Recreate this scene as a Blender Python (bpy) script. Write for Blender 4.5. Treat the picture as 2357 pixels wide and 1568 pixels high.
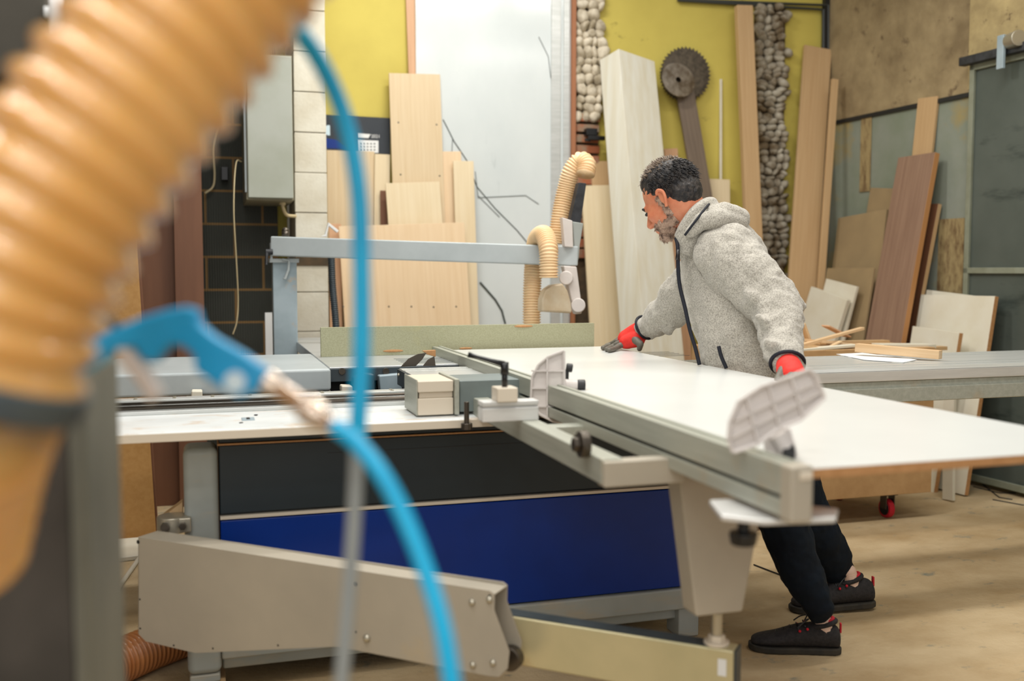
import bpy, bmesh, math, random
from mathutils import Vector, Matrix, Euler, noise
from math import sin, cos, pi, radians, atan2, sqrt
for _o in list(bpy.data.objects): bpy.data.objects.remove(_o)
S = bpy.context.scene
COL = S.collection
random.seed(7)

# ------------------------------------------------------------------ camera
H = 1.30; FPX = 2293.0; CX = 1178.5; CY = 784.0
PIT = radians(4.04); YAW = radians(17.0)
cam = bpy.data.cameras.new('camera'); camo = bpy.data.objects.new('camera', cam); COL.objects.link(camo)
camo.location = (0, 0, H); camo.rotation_euler = (pi/2-PIT, 0, -YAW)
cam.sensor_width = 36; cam.lens = FPX/2357*36
cam.clip_start = .05
cam.dof.use_dof = True; cam.dof.focus_distance = 3.85; cam.dof.aperture_fstop = 1.65
S.camera = camo

# ------------------------------------------------------------------ light
S.view_settings.view_transform = 'Standard'; S.view_settings.look = 'None'
S.view_settings.gamma = 1; S.view_settings.use_curve_mapping = False
S.view_settings.exposure = 0.03
w = bpy.data.worlds.new('world'); S.world = w; w.use_nodes = True
w.node_tree.nodes['Background'].inputs[0].default_value = (1, .965, .91, 1)
w.node_tree.nodes['Background'].inputs[1].default_value = .40
def area(name, loc, size, power, col=(1, .95, .86), rot=(0, 0, 0)):
    l = bpy.data.lights.new(name, 'AREA'); l.shape = 'RECTANGLE'; l.size, l.size_y = size
    l.energy = power; l.color = col
    o = bpy.data.objects.new(name, l); COL.objects.link(o); o.location = loc; o.rotation_euler = rot
    return o
for _x, _y, _z, _p in ((.4, 3.2, 3.9, 30), (1.7, 3.6, 3.9, 30), (3.1, 3.6, 3.9, 28), (-.6, 2.0, 3.7, 20), (1.2, 1.6, 3.8, 24), (2.8, 1.6, 3.8, 18), (1.3, 5.1, 4.1, 60), (-.4, .4, 3.6, 18)):
    area('ceiling_light', (_x, _y, _z), (1.2, .22), _p, (1, .97, .91))
for _x, _y, _z in ((-.55, -.1, 2.7), (.25, .1, 3.0), (-.2, 1.3, 3.2)):
    area('hose_glint_light', (_x, _y, _z), (.14, .14), 6, (1, .95, .88))  # small lamps added to raise rows of bright spots on the amber hose
area('front_fill_light', (-.6, -1.6, 2.3), (3.0, 1.8), 42, (1, .98, .95), (radians(80), 0, radians(-12)))  # unseen fill added behind the camera to brighten surfaces facing it

# ------------------------------------------------------------------ picture -> world
FW = Vector((sin(YAW)*cos(PIT), cos(YAW)*cos(PIT), -sin(PIT)))
RT = Vector((cos(YAW), -sin(YAW), 0)); UP = RT.cross(FW)
CAMP = Vector((0, 0, H))
def ray(x, y): return FW+RT*((x-CX)/FPX)-UP*((y-CY)/FPX)
def PZ(x, y, z): d = ray(x, y); return CAMP+d*((z-H)/d.z)
def PY(x, y, Y): d = ray(x, y); return CAMP+d*(Y/d.y)
def PX(x, y, X): d = ray(x, y); return CAMP+d*(X/d.x)
def PD(x, y, dep): return CAMP+ray(x, y)*dep
def PL(x, y, p, n):
    d = ray(x, y); return CAMP+d*((Vector(p)-CAMP).dot(n)/d.dot(n))

# ------------------------------------------------------------------ materials
def lin(c):
    return tuple(((v/12.92) if v <= .04045 else ((v+.055)/1.055)**2.4) for v in c)
def hx(s): return lin(tuple(int(s[i:i+2], 16)/255 for i in (0, 2, 4)))
def mat(name, col, rough=.5, metal=0., col2=None, scale=(5, 5, 5), detail=4, lo=.35, hi=.65, bump=0, bscale=None,
        coat=0, trans=0, third=None, spec=.5, sheen=0, coords='Object', sss=0):
    m = bpy.data.materials.new(name); m.use_nodes = True
    nt = m.node_tree; b = nt.nodes['Principled BSDF']
    c1 = hx(col)
    b.inputs['Base Color'].default_value = (*c1, 1)
    b.inputs['Roughness'].default_value = rough; b.inputs['Metallic'].default_value = metal
    b.inputs['Specular IOR Level'].default_value = spec
    if coat: b.inputs['Coat Weight'].default_value = coat; b.inputs['Coat Roughness'].default_value = .12
    if trans: b.inputs['Transmission Weight'].default_value = trans
    if sheen: b.inputs['Sheen Weight'].default_value = sheen
    if sss: b.inputs['Subsurface Weight'].default_value = sss; b.inputs['Subsurface Scale'].default_value = .02
    tc = nt.nodes.new('ShaderNodeTexCoord')
    def nz(sc, det=4, rough_=.6):
        mp = nt.nodes.new('ShaderNodeMapping'); mp.inputs['Scale'].default_value = sc
        nt.links.new(tc.outputs[coords], mp.inputs['Vector'])
        n = nt.nodes.new('ShaderNodeTexNoise'); n.inputs['Scale'].default_value = 1; n.inputs['Detail'].default_value = det
        n.inputs['Roughness'].default_value = rough_
        nt.links.new(mp.outputs[0], n.inputs['Vector']); return n
    out = None
    if col2:
        n = nz(scale, detail)
        r = nt.nodes.new('ShaderNodeValToRGB')
        r.color_ramp.elements[0].position = lo; r.color_ramp.elements[1].position = hi
        r.color_ramp.elements[0].color = (*c1, 1); r.color_ramp.elements[1].color = (*hx(col2), 1)
        nt.links.new(n.outputs[0], r.inputs[0]); out = r.outputs[0]
    if third:   # (colour, scale, lo, hi)
        n = nz(third[1], 6, .65)
        r = nt.nodes.new('ShaderNodeValToRGB')
        r.color_ramp.elements[0].position = third[2]; r.color_ramp.elements[1].position = third[3]
        r.color_ramp.elements[0].color = (0, 0, 0, 1); r.color_ramp.elements[1].color = (1, 1, 1, 1)
        nt.links.new(n.outputs[0], r.inputs[0])
        mx = nt.nodes.new('ShaderNodeMix'); mx.data_type = 'RGBA'
        nt.links.new(r.outputs[0], mx.inputs[0])
        if out: nt.links.new(out, mx.inputs[6])
        else: mx.inputs[6].default_value = (*c1, 1)
        mx.inputs[7].default_value = (*hx(third[0]), 1); out = mx.outputs[2]
    if out: nt.links.new(out, b.inputs['Base Color'])
    if bump:
        n = nz(bscale or scale, 5)
        bp = nt.nodes.new('ShaderNodeBump'); bp.inputs['Strength'].default_value = bump; bp.inputs['Distance'].default_value = .01
        nt.links.new(n.outputs[0], bp.inputs['Height']); nt.links.new(bp.outputs[0], b.inputs['Normal'])
    return m
def wood(name, a, b_, rough=.5, s=1., bump=.1): return mat(name, a, rough, 0, b_, (45*s, 45*s, 1.6*s), 6, .3, .7, bump)
M = {}
M['steel_grey'] = mat('painted_grey', 'A3A8A5', .42, 0, '949994', (3, 3, 3), third=('B3A285', (2, 2, 9), .55, .8))
M['steel_dk'] = mat('dark_grey_paint', '75807F', .45, 0, '697372', (5, 5, 5))
M['steel_lt'] = mat('painted_light_grey', 'B5BDBF', .4, 0, 'A9B1B3', (4, 4, 4), third=('C9B18A', (3, 3, 3), .68, .85))
M['dustgrey'] = mat('dusty_beige_grey_paint', 'A79F90', .5, 0, 'B2A998', (2.5, 2.5, 2.5), third=('BFA87C', (3, 3, 3), .6, .85), bump=.03, bscale=(60, 60, 60))
M['alu'] = mat('brushed_aluminium', 'CFD1CF', .33, .4, 'C0C3C0', (2, 80, 80), 3)
M['alu_d'] = mat('anodised_aluminium', 'B2B4A8', .4, .2, 'A5A79B', (60, 3, 60), third=('B39B78', (4, 4, 4), .62, .85))
M['alu_w'] = mat('white_aluminium', 'E2E2E0', .35, .3, 'D2D2D0', (3, 30, 30))
M['cast'] = mat('machined_cast_iron', 'B4B8B8', .3, .4, 'CDD0D0', (3, 90, 90))
M['shelf'] = mat('white_painted_tray', 'E6EAEA', .35, 0, 'D4D8D8', (3, 6, 6), third=('C39A62', (6, 14, 14), .56, .75))
M['trim_white'] = mat('pale_strip', 'D8CDBB', .4)
M['black_panel'] = mat('black_sheet_panel', '1B262C', .45, 0, '222D33', (2, 2, 2), third=('6B6248', (8, 8, 8), .72, .9))
M['blue_panel'] = mat('glossy_blue_panel', '02348F', .3, 0, '022A78', (1.2, 1.2, 1.2), spec=.35)
M['dark'] = mat('near_black_metal', '1C1D1E', .5)  # near-black finish shared by bodies, grooves, holes, cords and hook
M['darkblue'] = mat('dark_grey_blue', '3D474D', .5, .2, '2E363B', (5, 5, 5))
M['greyblue'] = mat('grey_blue_casting', 'A3B2BA', .45, 0, '8FA0A8', (6, 6, 6), third=('C9A26B', (7, 7, 7), .62, .75))
M['black'] = mat('black_plastic', '121316', .35)
M['blackd'] = mat('dusty_black_plastic', '33353A', .5, 0, '1B1C20', (20, 20, 20))
M['zinc'] = mat('yellow_zinc_tube', 'CFC49C', .35, .3, 'BDB690', (3, 3, 3), third=('B98F58', (4, 4, 4), .6, .78))
M['bolt'] = mat('bolt_steel', 'B8B2A2', .35, .7)
M['screwdark'] = mat('dark_steel', '5A534B', .35, .8)
M['whitelam'] = mat('white_laminate', 'DFE1DE', .25, 0, 'D9DBD8', (1.5, 1.5, 1.5), third=('C9BFAE', (5, 1.4, 5), .66, .9))
M['edge_wood'] = mat('raw_chipboard_edge', 'BE8E5E', .6, 0, 'B08050', (60, 60, 60))
M['green_mdf'] = mat('green_moisture_board', '979779', .6, 0, 'A8A78A', (220, 220, 220), 2, third=('B0A878', (3, 3, 3), .6, .8))
M['plastic_grey'] = mat('pale_grey_plastic', 'CCC5C1', .45, 0, 'D6CFCA', (9, 9, 9))
M['cream_hose'] = mat('cream_corrugated_plastic', 'F0D4AC', .4, 0, 'E8C79A', (8, 8, 8), sss=.1)
M['amber_hose'] = mat('amber_corrugated_plastic', 'DFAA5E', .3, 0, 'D19643', (6, 6, 6), coat=1, sss=.25, spec=.8)
M['copper_hose'] = mat('copper_brown_hose', 'BA7A45', .3, 0, 'A5673A', (6, 6, 6), coat=.5)
M['blue_hose'] = mat('cyan_blue_plastic', '00B2E2', .4, 0, '009CCE', (5, 5, 5))
M['blue_gun'] = mat('sky_blue_plastic', '05A0DC', .35, 0, '0594CC', (9, 9, 9))
M['chrome'] = mat('satin_chrome', 'D8C8B8', .2, .9)
M['grey_hose'] = mat('grey_rubber', '8E9290', .4)
M['guard'] = mat('dusty_clear_guard', 'CFC4AE', .35, 0, 'B39B78', (9, 9, 9), lo=.3, hi=.8)
# woods
M['oak'] = wood('pale_oak_board', 'D6C2A0', 'CAB28C')
M['oak_b'] = wood('blond_board', 'E0D0B0', 'D6C29C')
M['beech'] = wood('pinkish_plywood', 'E4CBA8', 'DABD96', .3)
M['pink'] = wood('pinkish_plank', 'D2A883', 'C29570')
M['orange_pl'] = wood('orange_pine_plank', 'C6A67C', 'B9976C')
M['whitewood'] = wood('bleached_timber', 'DBDACF', 'CFC8B2', .6, .5)
M['walnut'] = wood('walnut_board', '967964', '7E6150', .5)
M['walnut_edge'] = mat('orange_board_edge', 'B98450', .6)
M['brown'] = wood('brown_fibreboard', '7A5138', '6B452F', .6, .3)
M['mdf'] = mat('tan_mdf', 'BB8E52', .6, 0, 'B18347', (40, 40, 40))
M['mdf_dull'] = mat('dull_tan_board', '9C8662', .65, 0, '8E7A5A', (3, 3, 3), third=('6B5540', (4, 9, 4), .68, .76))
M['cratewood'] = mat('crate_fibreboard', 'C09A6C', .6, 0, 'B28C5F', (12, 12, 12))
M['whiteboard'] = mat('offwhite_board', 'D6CFBB', .5, 0, 'DEDACB', (4, 4, 4))
M['scrap'] = wood('scrap_softwood', 'DDC09A', 'CBA67A')
M['darkplank'] = wood('dark_grey_plank', '7A6A5A', '5F5145', .4)
# walls
M['yellow'] = mat('yellow_painted_wall', 'CEBE5C', .7, 0, 'BDAC50', (1.6, 1.6, 1.6), 8, .3, .7, bump=.12, bscale=(14, 14, 14), third=('7E6E30', (5, 5, 9), .66, .8))
M['conc'] = mat('rough_concrete_wall', 'A3906C', .85, 0, '7C6A4C', (4, 4, 4), 9, .35, .68, bump=.6, bscale=(14, 14, 14), third=('5D4A35', (9, 9, 9), .6, .72))
M['greyplaster'] = mat('grey_green_plaster', '8A8F84', .8, 0, '79826F', (2, 2, 2), 8, .35, .65, bump=.15, bscale=(9, 9, 9), third=('9A8A5C', (1.2, 1.2, 1.2), .52, .6))
M['osb'] = mat('rough_brown_board', '9F8C62', .85, 0, '6A5235', (30, 30, 12), 6, .42, .68, bump=.4)
M['brickdark'] = None
M['block'] = mat('whitewashed_block', 'DEDACB', .8, 0, 'CFC8B5', (5, 5, 5), bump=.2, bscale=(50, 50, 50))
M['stone'] = mat('river_stone', 'DAD0BC', .8, 0, '9A8D75', (7, 7, 7), 4, .4, .62, bump=.3, bscale=(40, 40, 40))
M['stone_r'] = mat('grey_brown_stone', 'AFA898', .8, 0, '6A5A42', (8, 8, 8), 4, .4, .62, bump=.3, bscale=(40, 40, 40))
M['mortar'] = mat('dark_mortar', '4A3F30', .9, 0, '5E4C36', (20, 20, 20), bump=.3)
M['redbrick'] = mat('red_brick', 'A5603F', .85, 0, '8A7A66', (14, 14, 8), 5, .4, .65, bump=.4)
M['doormetal'] = mat('scuffed_metal_door', '5B625C', .5, .15, '4E5650', (2, 2, 2), 7, .35, .65, third=('3A423E', (1.5, 1.5, 6), .58, .7))
M['doorframe'] = mat('pale_green_grey_frame', '8B8F7E', .6, 0, '7C7F6C', (9, 9, 9))
M['wallleft'] = mat('dim_left_wall', '4A463D', .8, 0, '3D3A33', (2, 2, 2))
M['cab'] = mat('grey_enamel', 'AEB2A8', .35, 0, 'A2A698', (3, 3, 3))
M['cabside'] = mat('dusty_cabinet_side', '8F8A74', .6, 0, '7E775F', (12, 12, 12))
M['pipe'] = mat('dark_conduit', '3A3D3B', .5)
M['copper'] = mat('copper_brown_strip', 'A06A48', .5, .2)
M['poster'] = mat('dark_poster', '20262E', .35, 0, '2B323A', (4, 4, 4))
M['white'] = mat('white_print', 'E6E8E8', .5)
M['postglow'] = mat('pale_blue_print', 'CFE6F2', .5)
M['yel_sign'] = mat('warning_yellow', 'E8B01C', .5)
M['wire'] = mat('cream_cable', 'C9B891', .6)
M['crack'] = mat('dark_line', '4D5552', .6)
M['postf'] = mat('grimy_machine_post', '4D4843', .6, .2, '3A3733', (6, 6, 4))
M['postedge'] = mat('paler_grey_edge', '7C7B70', .5, .3, '6A6B62', (6, 6, 3))  # edge strip set in a paler grey than the post box
M['ring'] = mat('blue_grey_clamp', '5A666C', .4, .4, '454D52', (12, 12, 12))
# worker
M['skin'] = mat('skin', 'D8906E', .5, 0, 'CC7A58', (20, 20, 20), sss=.15, bump=.05, bscale=(200, 200, 200))
M['pale_skin'] = mat('pale_sock', 'D9B9A5', .6)
M['hair'] = mat('dark_greying_hair', '17161A', .5, 0, '4E4640', (60, 60, 60), 4, .42, .74, bump=.5, bscale=(180, 180, 60))
M['hair_top'] = mat('greying_brown_hair', '5E4E42', .5, 0, 'A08C78', (70, 70, 70), 4, .4, .7, bump=.5, bscale=(180, 180, 60))
M['beard'] = mat('greying_beard', '5E483D', .8, 0, 'C9AB97', (40, 40, 40), 4, .34, .56, bump=.6, bscale=(300, 300, 300))
M['fleece'] = mat('marled_grey_fleece', 'BDB8AD', .95, 0, '8D887F', (210, 210, 210), 3, .42, .66, bump=.35, bscale=(150, 150, 150), sheen=.3, third=('A8987A', (5, 5, 5), .66, .85))
M['navy'] = mat('navy_binding', '0E1220', .7)
M['trouser'] = mat('dark_navy_trousers', '07101A', .85, 0, '0A1622', (10, 10, 10), bump=.2, bscale=(18, 18, 18), spec=.25)
M['glove_red'] = mat('red_knit_glove', 'E8352A', .75, 0, 'D92A22', (50, 50, 50), bump=.2)
M['glove_grey'] = mat('grey_rubber_dip', '6E6A60', .6, 0, '5F5B52', (40, 40, 40), bump=.2)
M['shoe'] = mat('black_shoe_mesh', '1B191A', .8, 0, '2A2627', (90, 90, 90), 2, bump=.3)
M['sole'] = mat('dark_rubber_sole', '26241F', .8, 0, '3A342A', (20, 20, 20))
M['red'] = mat('red_lining', 'C0142A', .7)

# ------------------------------------------------------------------ geometry helpers
def BM(): return bmesh.new()
def box(bm, c, s, R=None):
    r = bmesh.ops.create_cube(bm, size=1)
    T = Matrix.Translation(c) @ (R.to_4x4() if R else Matrix()) @ Matrix.Diagonal((s[0], s[1], s[2], 1))
    bmesh.ops.transform(bm, matrix=T, verts=r['verts']); return r['verts']
def bb(bm, a, b):
    a = Vector(a); b = Vector(b)
    return box(bm, (a+b)/2, [abs(b[i]-a[i]) for i in range(3)])
def prism(bm, pts, ext):
    pts = [Vector(p) for p in pts]; ext = Vector(ext)
    v0 = [bm.verts.new(p) for p in pts]; v1 = [bm.verts.new(p+ext) for p in pts]
    bm.faces.new(v0); bm.faces.new(v1[::-1])
    n = len(pts)
    for i in range(n): bm.faces.new((v0[i], v1[i], v1[(i+1) % n], v0[(i+1) % n]))
    bmesh.ops.recalc_face_normals(bm, faces=bm.faces)
def frame(d):
    d = d.normalized(); a = Vector((0, 0, 1)) if abs(d.z) < .9 else Vector((1, 0, 0))
    u = d.cross(a).normalized(); return u, d.cross(u).normalized()
def cyl(bm, p0, p1, r0, r1=None, n=20):
    tube(bm, [p0, p1], [r0, r0 if r1 is None else r1], n)
def tube(bm, pts, rad, n=12, cap=True, sq=1.):
    pts = [Vector(p) for p in pts]
    if not isinstance(rad, (list, tuple)): rad = [rad]*len(pts)
    u = None; rings = []
    for i, p in enumerate(pts):
        d = (pts[min(i+1, len(pts)-1)]-pts[max(i-1, 0)]).normalized()
        if u is None: u, _ = frame(d)
        u = (u-d*u.dot(d)).normalized(); v = d.cross(u)
        rings.append([bm.verts.new(p+(u*cos(a)+v*sin(a)*sq)*rad[i]) for a in [2*pi*k/n for k in range(n)]])
    for a, b in zip(rings, rings[1:]):
        for k in range(n): bm.faces.new((a[k], a[(k+1) % n], b[(k+1) % n], b[k]))
    if cap: bm.faces.new(rings[0][::-1]); bm.faces.new(rings[-1])
def spline(pts, m=12):
    pts = [Vector(p) for p in pts]; P = [pts[0]*2-pts[1]]+pts+[pts[-1]*2-pts[-2]]; out = []
    for i in range(1, len(P)-2):
        for k in range(m):
            t = k/m; a, b, c, d = P[i-1:i+3]
            out.append(.5*((2*b)+(-a+c)*t+(2*a-5*b+4*c-d)*t*t+(-a+3*b-3*c+d)*t**3))
    out.append(pts[-1]); return out
def resample(pts, step):
    out = [pts[0]]; acc = 0
    for a, b in zip(pts, pts[1:]):
        L = (b-a).length; t = step-acc
        while t <= L: out.append(a+(b-a)*(t/L)); t += step
        acc = (acc+L) % step if L+acc >= step else acc+L
    return out
def corr(bm, pts, r, pitch, amp, n=28, sharp=1., k=6):
    P = resample(spline(pts, 24), pitch/k)
    rad = [r+amp*(2*abs((.5+.5*cos(2*pi*i/k)))**sharp-1) for i in range(len(P))]
    tube(bm, P, rad, n)
def sph(bm, c, r, R=None, seg=20):
    if not isinstance(r, (list, tuple)): r = (r, r, r)
    q = bmesh.ops.create_uvsphere(bm, u_segments=seg, v_segments=seg//2+2, radius=1)
    bmesh.ops.transform(bm, matrix=Matrix.Translation(c) @ (R.to_4x4() if R else Matrix()) @ Matrix.Diagonal((*r, 1)), verts=q['verts'])
def caps(bm, chain, seg=16):
    """tapered capsule chain: [(point, radius), ...]"""
    for (a, ra), (b, rb) in zip(chain, chain[1:]):
        a = Vector(a); b = Vector(b); L = (b-a).length; m = max(2, int(L/(.3*min(ra, rb)))+1); m = min(m, 14)
        for i in range(m+1):
            t = i/m; sph(bm, a.lerp(b, t), ra+(rb-ra)*t, seg=seg)
WORLD = {}
def islands(bm):
    bm.verts.ensure_lookup_table(); seen = set(); out = []
    for v in bm.verts:
        if v.index in seen: continue
        stack = [v]; isl = []; seen.add(v.index)
        while stack:
            q = stack.pop(); isl.append(q)
            for e in q.link_edges:
                t = e.other_vert(q)
                if t.index not in seen: seen.add(t.index); stack.append(t)
        out.append(isl)
    res = []
    for isl in out:
        nb = bmesh.new(); mp_ = {v.index: nb.verts.new(v.co) for v in isl}; done = set()
        for v in isl:
            for f in v.link_faces:
                if f.index in done: continue
                done.add(f.index); nb.faces.new([mp_[q.index] for q in f.verts])
        res.append(nb)
    return res
def OBJ(name, bm, m, parent=None, bevel=0, smooth=False, Mx=None, seg=2, ang=35, split=False):
    if split:
        bm.verts.index_update(); bm.faces.index_update()
        os_ = [OBJ(name, q, m, parent, bevel, smooth, Mx, seg, ang) for q in islands(bm)]
        bm.free(); return os_[0]
    bmesh.ops.recalc_face_normals(bm, faces=bm.faces)
    me = bpy.data.meshes.new(name); bm.to_mesh(me); bm.free()
    if m is not None:
        for q in (m if isinstance(m, (list, tuple)) else [m]): me.materials.append(q)
    o = bpy.data.objects.new(name, me); COL.objects.link(o)
    Mx = Mx or Matrix()
    o.matrix_basis = Mx
    if parent:
        o.parent = parent; o.matrix_parent_inverse = WORLD[parent.name].inverted()
    WORLD[o.name] = Mx.copy()
    if smooth:
        for p in me.polygons: p.use_smooth = True
    if bevel:
        b = o.modifiers.new('bevel', 'BEVEL'); b.width = bevel; b.segments = seg; b.limit_method = 'ANGLE'; b.angle_limit = radians(ang)
        for p in me.polygons: p.use_smooth = True
        b.harden_normals = True
    return o
def thing(name, loc, label, cat, group=None):
    o = bpy.data.objects.new(name, None); COL.objects.link(o); o.location = loc; o.empty_display_size = .1
    WORLD[o.name] = Matrix.Translation(loc)
    return tag(o, label, cat, group)
def tag(o, label, cat, group=None):
    o['label'] = label; o['category'] = cat
    if group: o['group'] = group
    return o
def st(o): o['kind'] = 'structure'; return o
def blob(name, bm, m, parent, voxel=.008, it=6, fac=.5, disp=None, Mx=None):
    o = OBJ(name, bm, m, parent, smooth=True, Mx=Mx)
    r = o.modifiers.new('remesh', 'REMESH'); r.mode = 'VOXEL'; r.voxel_size = voxel; r.use_smooth_shade = True
    s = o.modifiers.new('smooth', 'SMOOTH'); s.iterations = it; s.factor = fac
    for k, (sc, st_) in enumerate(disp or []):
        t = bpy.data.textures.new('folds', 'CLOUDS'); t.noise_scale = sc; t.noise_depth = 2
        d = o.modifiers.new('folds', 'DISPLACE'); d.texture = t; d.strength = st_; d.mid_level = .5; d.texture_coords = 'LOCAL'
    return o

# ================================================================== SETTING
CORNER = Vector((4.36, 6.40, 0)); BU = Vector((.9976, -.0698, 0)); BN = Vector((-.0698, -.9976, 0))   # back wall
RD = Vector((-.0698, .9976, 0)); RN = Vector((-.9976, -.0698, 0))                                     # right wall
def PB(x, y, off=0): return PL(x, y, CORNER+BN*off, BN)
def PR(x, y, off=0): return PL(x, y, CORNER+RN*off, RN)
fl = mat('dusty_concrete_floor', 'C6B18E', .85, 0, 'A58C66', (1.6, 2.4, 1), 9, .35, .66, bump=.5, bscale=(45, 45, 45), third=('7C7F72', (7, 11, 1), .60, .72), spec=.2)
bm = BM(); bb(bm, (-4, -1, -.1), (6.2, 7.6, 0)); st(OBJ('floor', bm, fl))
bm = BM()
a = CORNER-BU*4.05; prism(bm, [a, CORNER+BU*.3, CORNER+BU*.3-BN*.15, a-BN*.15], (0, 0, 4.3)); st(OBJ('wall_back', bm, M['yellow']))
# dark hollow-brick wall left of the pillar
bk = bpy.data.materials.new('black_hollow_brick'); bk.use_nodes = True
nt = bk.node_tree; pb = nt.nodes['Principled BSDF']; pb.inputs['Roughness'].default_value = .55
tc = nt.nodes.new('ShaderNodeTexCoord'); mp = nt.nodes.new('ShaderNodeMapping'); mp.inputs['Rotation'].default_value = (pi/2, 0, 0)
br = nt.nodes.new('ShaderNodeTexBrick'); br.inputs['Scale'].default_value = 1; br.inputs['Brick Width'].default_value = .33
br.inputs['Row Height'].default_value = .197; br.inputs['Mortar Size'].default_value = .007
br.inputs['Color1'].default_value = (*hx('34362F'), 1); br.inputs['Color2'].default_value = (*hx('3F413B'), 1); br.inputs['Mortar'].default_value = (*hx('86683F'), 1)
nt.links.new(tc.outputs['Object'], mp.inputs[0]); nt.links.new(mp.outputs[0], br.inputs['Vector']); nt.links.new(br.outputs[0], pb.inputs['Base Color'])
wv = nt.nodes.new('ShaderNodeTexWave'); wv.inputs['Scale'].default_value = 22; wv.inputs['Distortion'].default_value = 1
nt.links.new(tc.outputs['Object'], wv.inputs[0]); bp = nt.nodes.new('ShaderNodeBump'); bp.inputs['Strength'].default_value = .5; bp.inputs['Distance'].default_value = .01
nt.links.new(wv.outputs[1], bp.inputs['Height']); nt.links.new(bp.outputs[0], pb.inputs['Normal'])
bm = BM(); bb(bm, (-4, 6.25, 0), (.42, 6.5, 4.3)); st(OBJ('wall_left_back', bm, bk))
bm = BM(); bb(bm, (-1.7, 2.6, 0), (-1.55, 6.25, 4.3)); st(OBJ('wall_left', bm, M['wallleft']))
# right wall: lower plaster, upper rough concrete, seam
def wallseg(z0, z1, y0, y1, th, m, name, off=0):
    bm = BM(); p = CORNER+RD*(y0)+RN*off; q = CORNER+RD*(y1)+RN*off
    prism(bm, [p+Vector((0, 0, z0)), q+Vector((0, 0, z0)), q+Vector((0, 0, z1)), p+Vector((0, 0, z1))], -RN*th)
    return st(OBJ(name, bm, m))
SEAM = 2.36
wallseg(0, SEAM, -4.5, .2, .15, M['greyplaster'], 'wall_right')
wallseg(SEAM+.012, 4.3, -4.5, .2, .15, M['conc'], 'wall_right_upper', .012)
_t = PR(2238, 60, 0); _d = (_t-CORNER).dot(RD)
M['conc2'] = mat('pale_rough_concrete', 'BCA878', .85, 0, '93805A', (5, 5, 5), 9, .35, .68, bump=.6, bscale=(14, 14, 14), third=('5D4A35', (16, 16, 16), .6, .70))
wallseg(SEAM+.03, 4.3, -4.4, _d, .02, M['conc2'], 'wall_right_patch', .022)
wallseg(SEAM-.01, SEAM+.016, -1.35, 0, .05, M['dark'], 'trim_1', .016)
for k, (x, y0, y1, wd) in enumerate(((1990, 270, 440, .10),)):
    bm = BM(); a = PR(1983, 270, .004); b = PR(2003, 440, .004)
    prism(bm, [(a.x, a.y, b.z), (b.x, b.y, b.z), (b.x, b.y, a.z), (a.x, a.y, a.z)], RN*.004); st(OBJ('trim_2', bm, M['osb']))
bm = BM(); a = PR(2163, 500, .006); b = PR(2222, 500, .006)
prism(bm, [(a.x, a.y, 0), (b.x, b.y, 0), (b.x, b.y, 1.62), (a.x, a.y, 1.62)], RN*.006); st(OBJ('trim_3', bm, M['osb']))
# conduits along the top of the back wall and down the corner
bm = BM()
for off, zo in ((.03, 0), (.03, -.055)):
    za = 3.20+zo; tube(bm, [PB(1560, 0, off)*1+Vector((0, 0, 0)), PB(1906+zo*200, 12-zo*190, off), PB(1906+zo*200, 480, off)], .013, 8)
st(OBJ('trim_4', bm, M['pipe']))
bm = BM(); p = PB(1897, 40, .02); bb(bm, (p.x-.005, p.y-.02, 0), (p.x+.05, p.y+.03, 3.3)); st(OBJ('trim_5', bm, M['dark']))

# ---- white block pillar
PYp = 6.0
pl = PY(677, 300, PYp).x; pr_ = PY(751, 300, PYp).x
bm = BM(); z = 0; k = 0
while z < 4.2:
    h = .232; bb(bm, (pl+random.uniform(-.002, .002), PYp+random.uniform(0, .004), z+.002), (pr_, 6.62, z+h)); z += h+.002
st(OBJ('pillar', bm, M['block'], bevel=.004))
bm = BM(); bb(bm, (pl+.004, PYp+.008, 0), (pr_-.004, 6.6, 4.25)); st(OBJ('pillar_mortar', bm, M['mortar']))
bm = BM(); q = PY(690, 600, PYp).z; bb(bm, (pl-.003, PYp-.005, q-.03), (pr_+.003, PYp+.01, q+.035)); st(OBJ('trim_6', bm, M['mortar']))

# ---- translucent sheet door with bright reflections (back wall)
M['sheet'] = mat('glossy_whitish_sheet', 'DDE3E3', .16, 0, 'CBD3D4', (1.2, 1.2, .7), 5, .3, .7, coat=.4, third=('A9B3B4', (7, 7, 1.2), .62, .8))
bm = BM(); a = PB(955, 0, .02); b = PB(1312, 0, .02)
prism(bm, [(a.x, a.y, .0), (b.x, b.y, .0), (b.x, b.y, 4.2), (a.x, a.y, 4.2)], BN*.03)
d1 = st(OBJ('door_1', bm, M['sheet']))
bm = BM()
for x0, x1 in ((1268, 1290), (1296, 1310)):
    a = PB(x0, 200, .051); b = PB(x1, 200, .051); prism(bm, [(a.x, a.y, .0), (b.x, b.y, .0), (b.x, b.y, 4.2), (a.x, a.y, 4.2)], BN*.012)
OBJ('stile', bm, M['alu'], d1, .003)
bm = BM()
def crack(pts, r=.003, o=.053): tube(bm, [PB(x, y, o) for x, y in pts], r, 5)
crack([(1020, 275), (1045, 325), (1075, 370), (1098, 430), (1140, 480), (1190, 530), (1215, 560)]); crack([(1042, 318), (1040, 350)], .002)
crack([(1098, 430), (1100, 455), (1210, 450), (1240, 470)], .002); crack([(1094, 395), (1100, 450), (1150, 500)], .002)
crack([(1105, 650), (1140, 690), (1155, 715), (1163, 745)], .007); crack([(1240, 85), (1262, 130), (1268, 180)], .002)
OBJ('crack_line', bm, M['crack'], d1)
bm = BM(); a = PB(1312, 0, .03); b = PB(1322, 0, .03)
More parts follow.
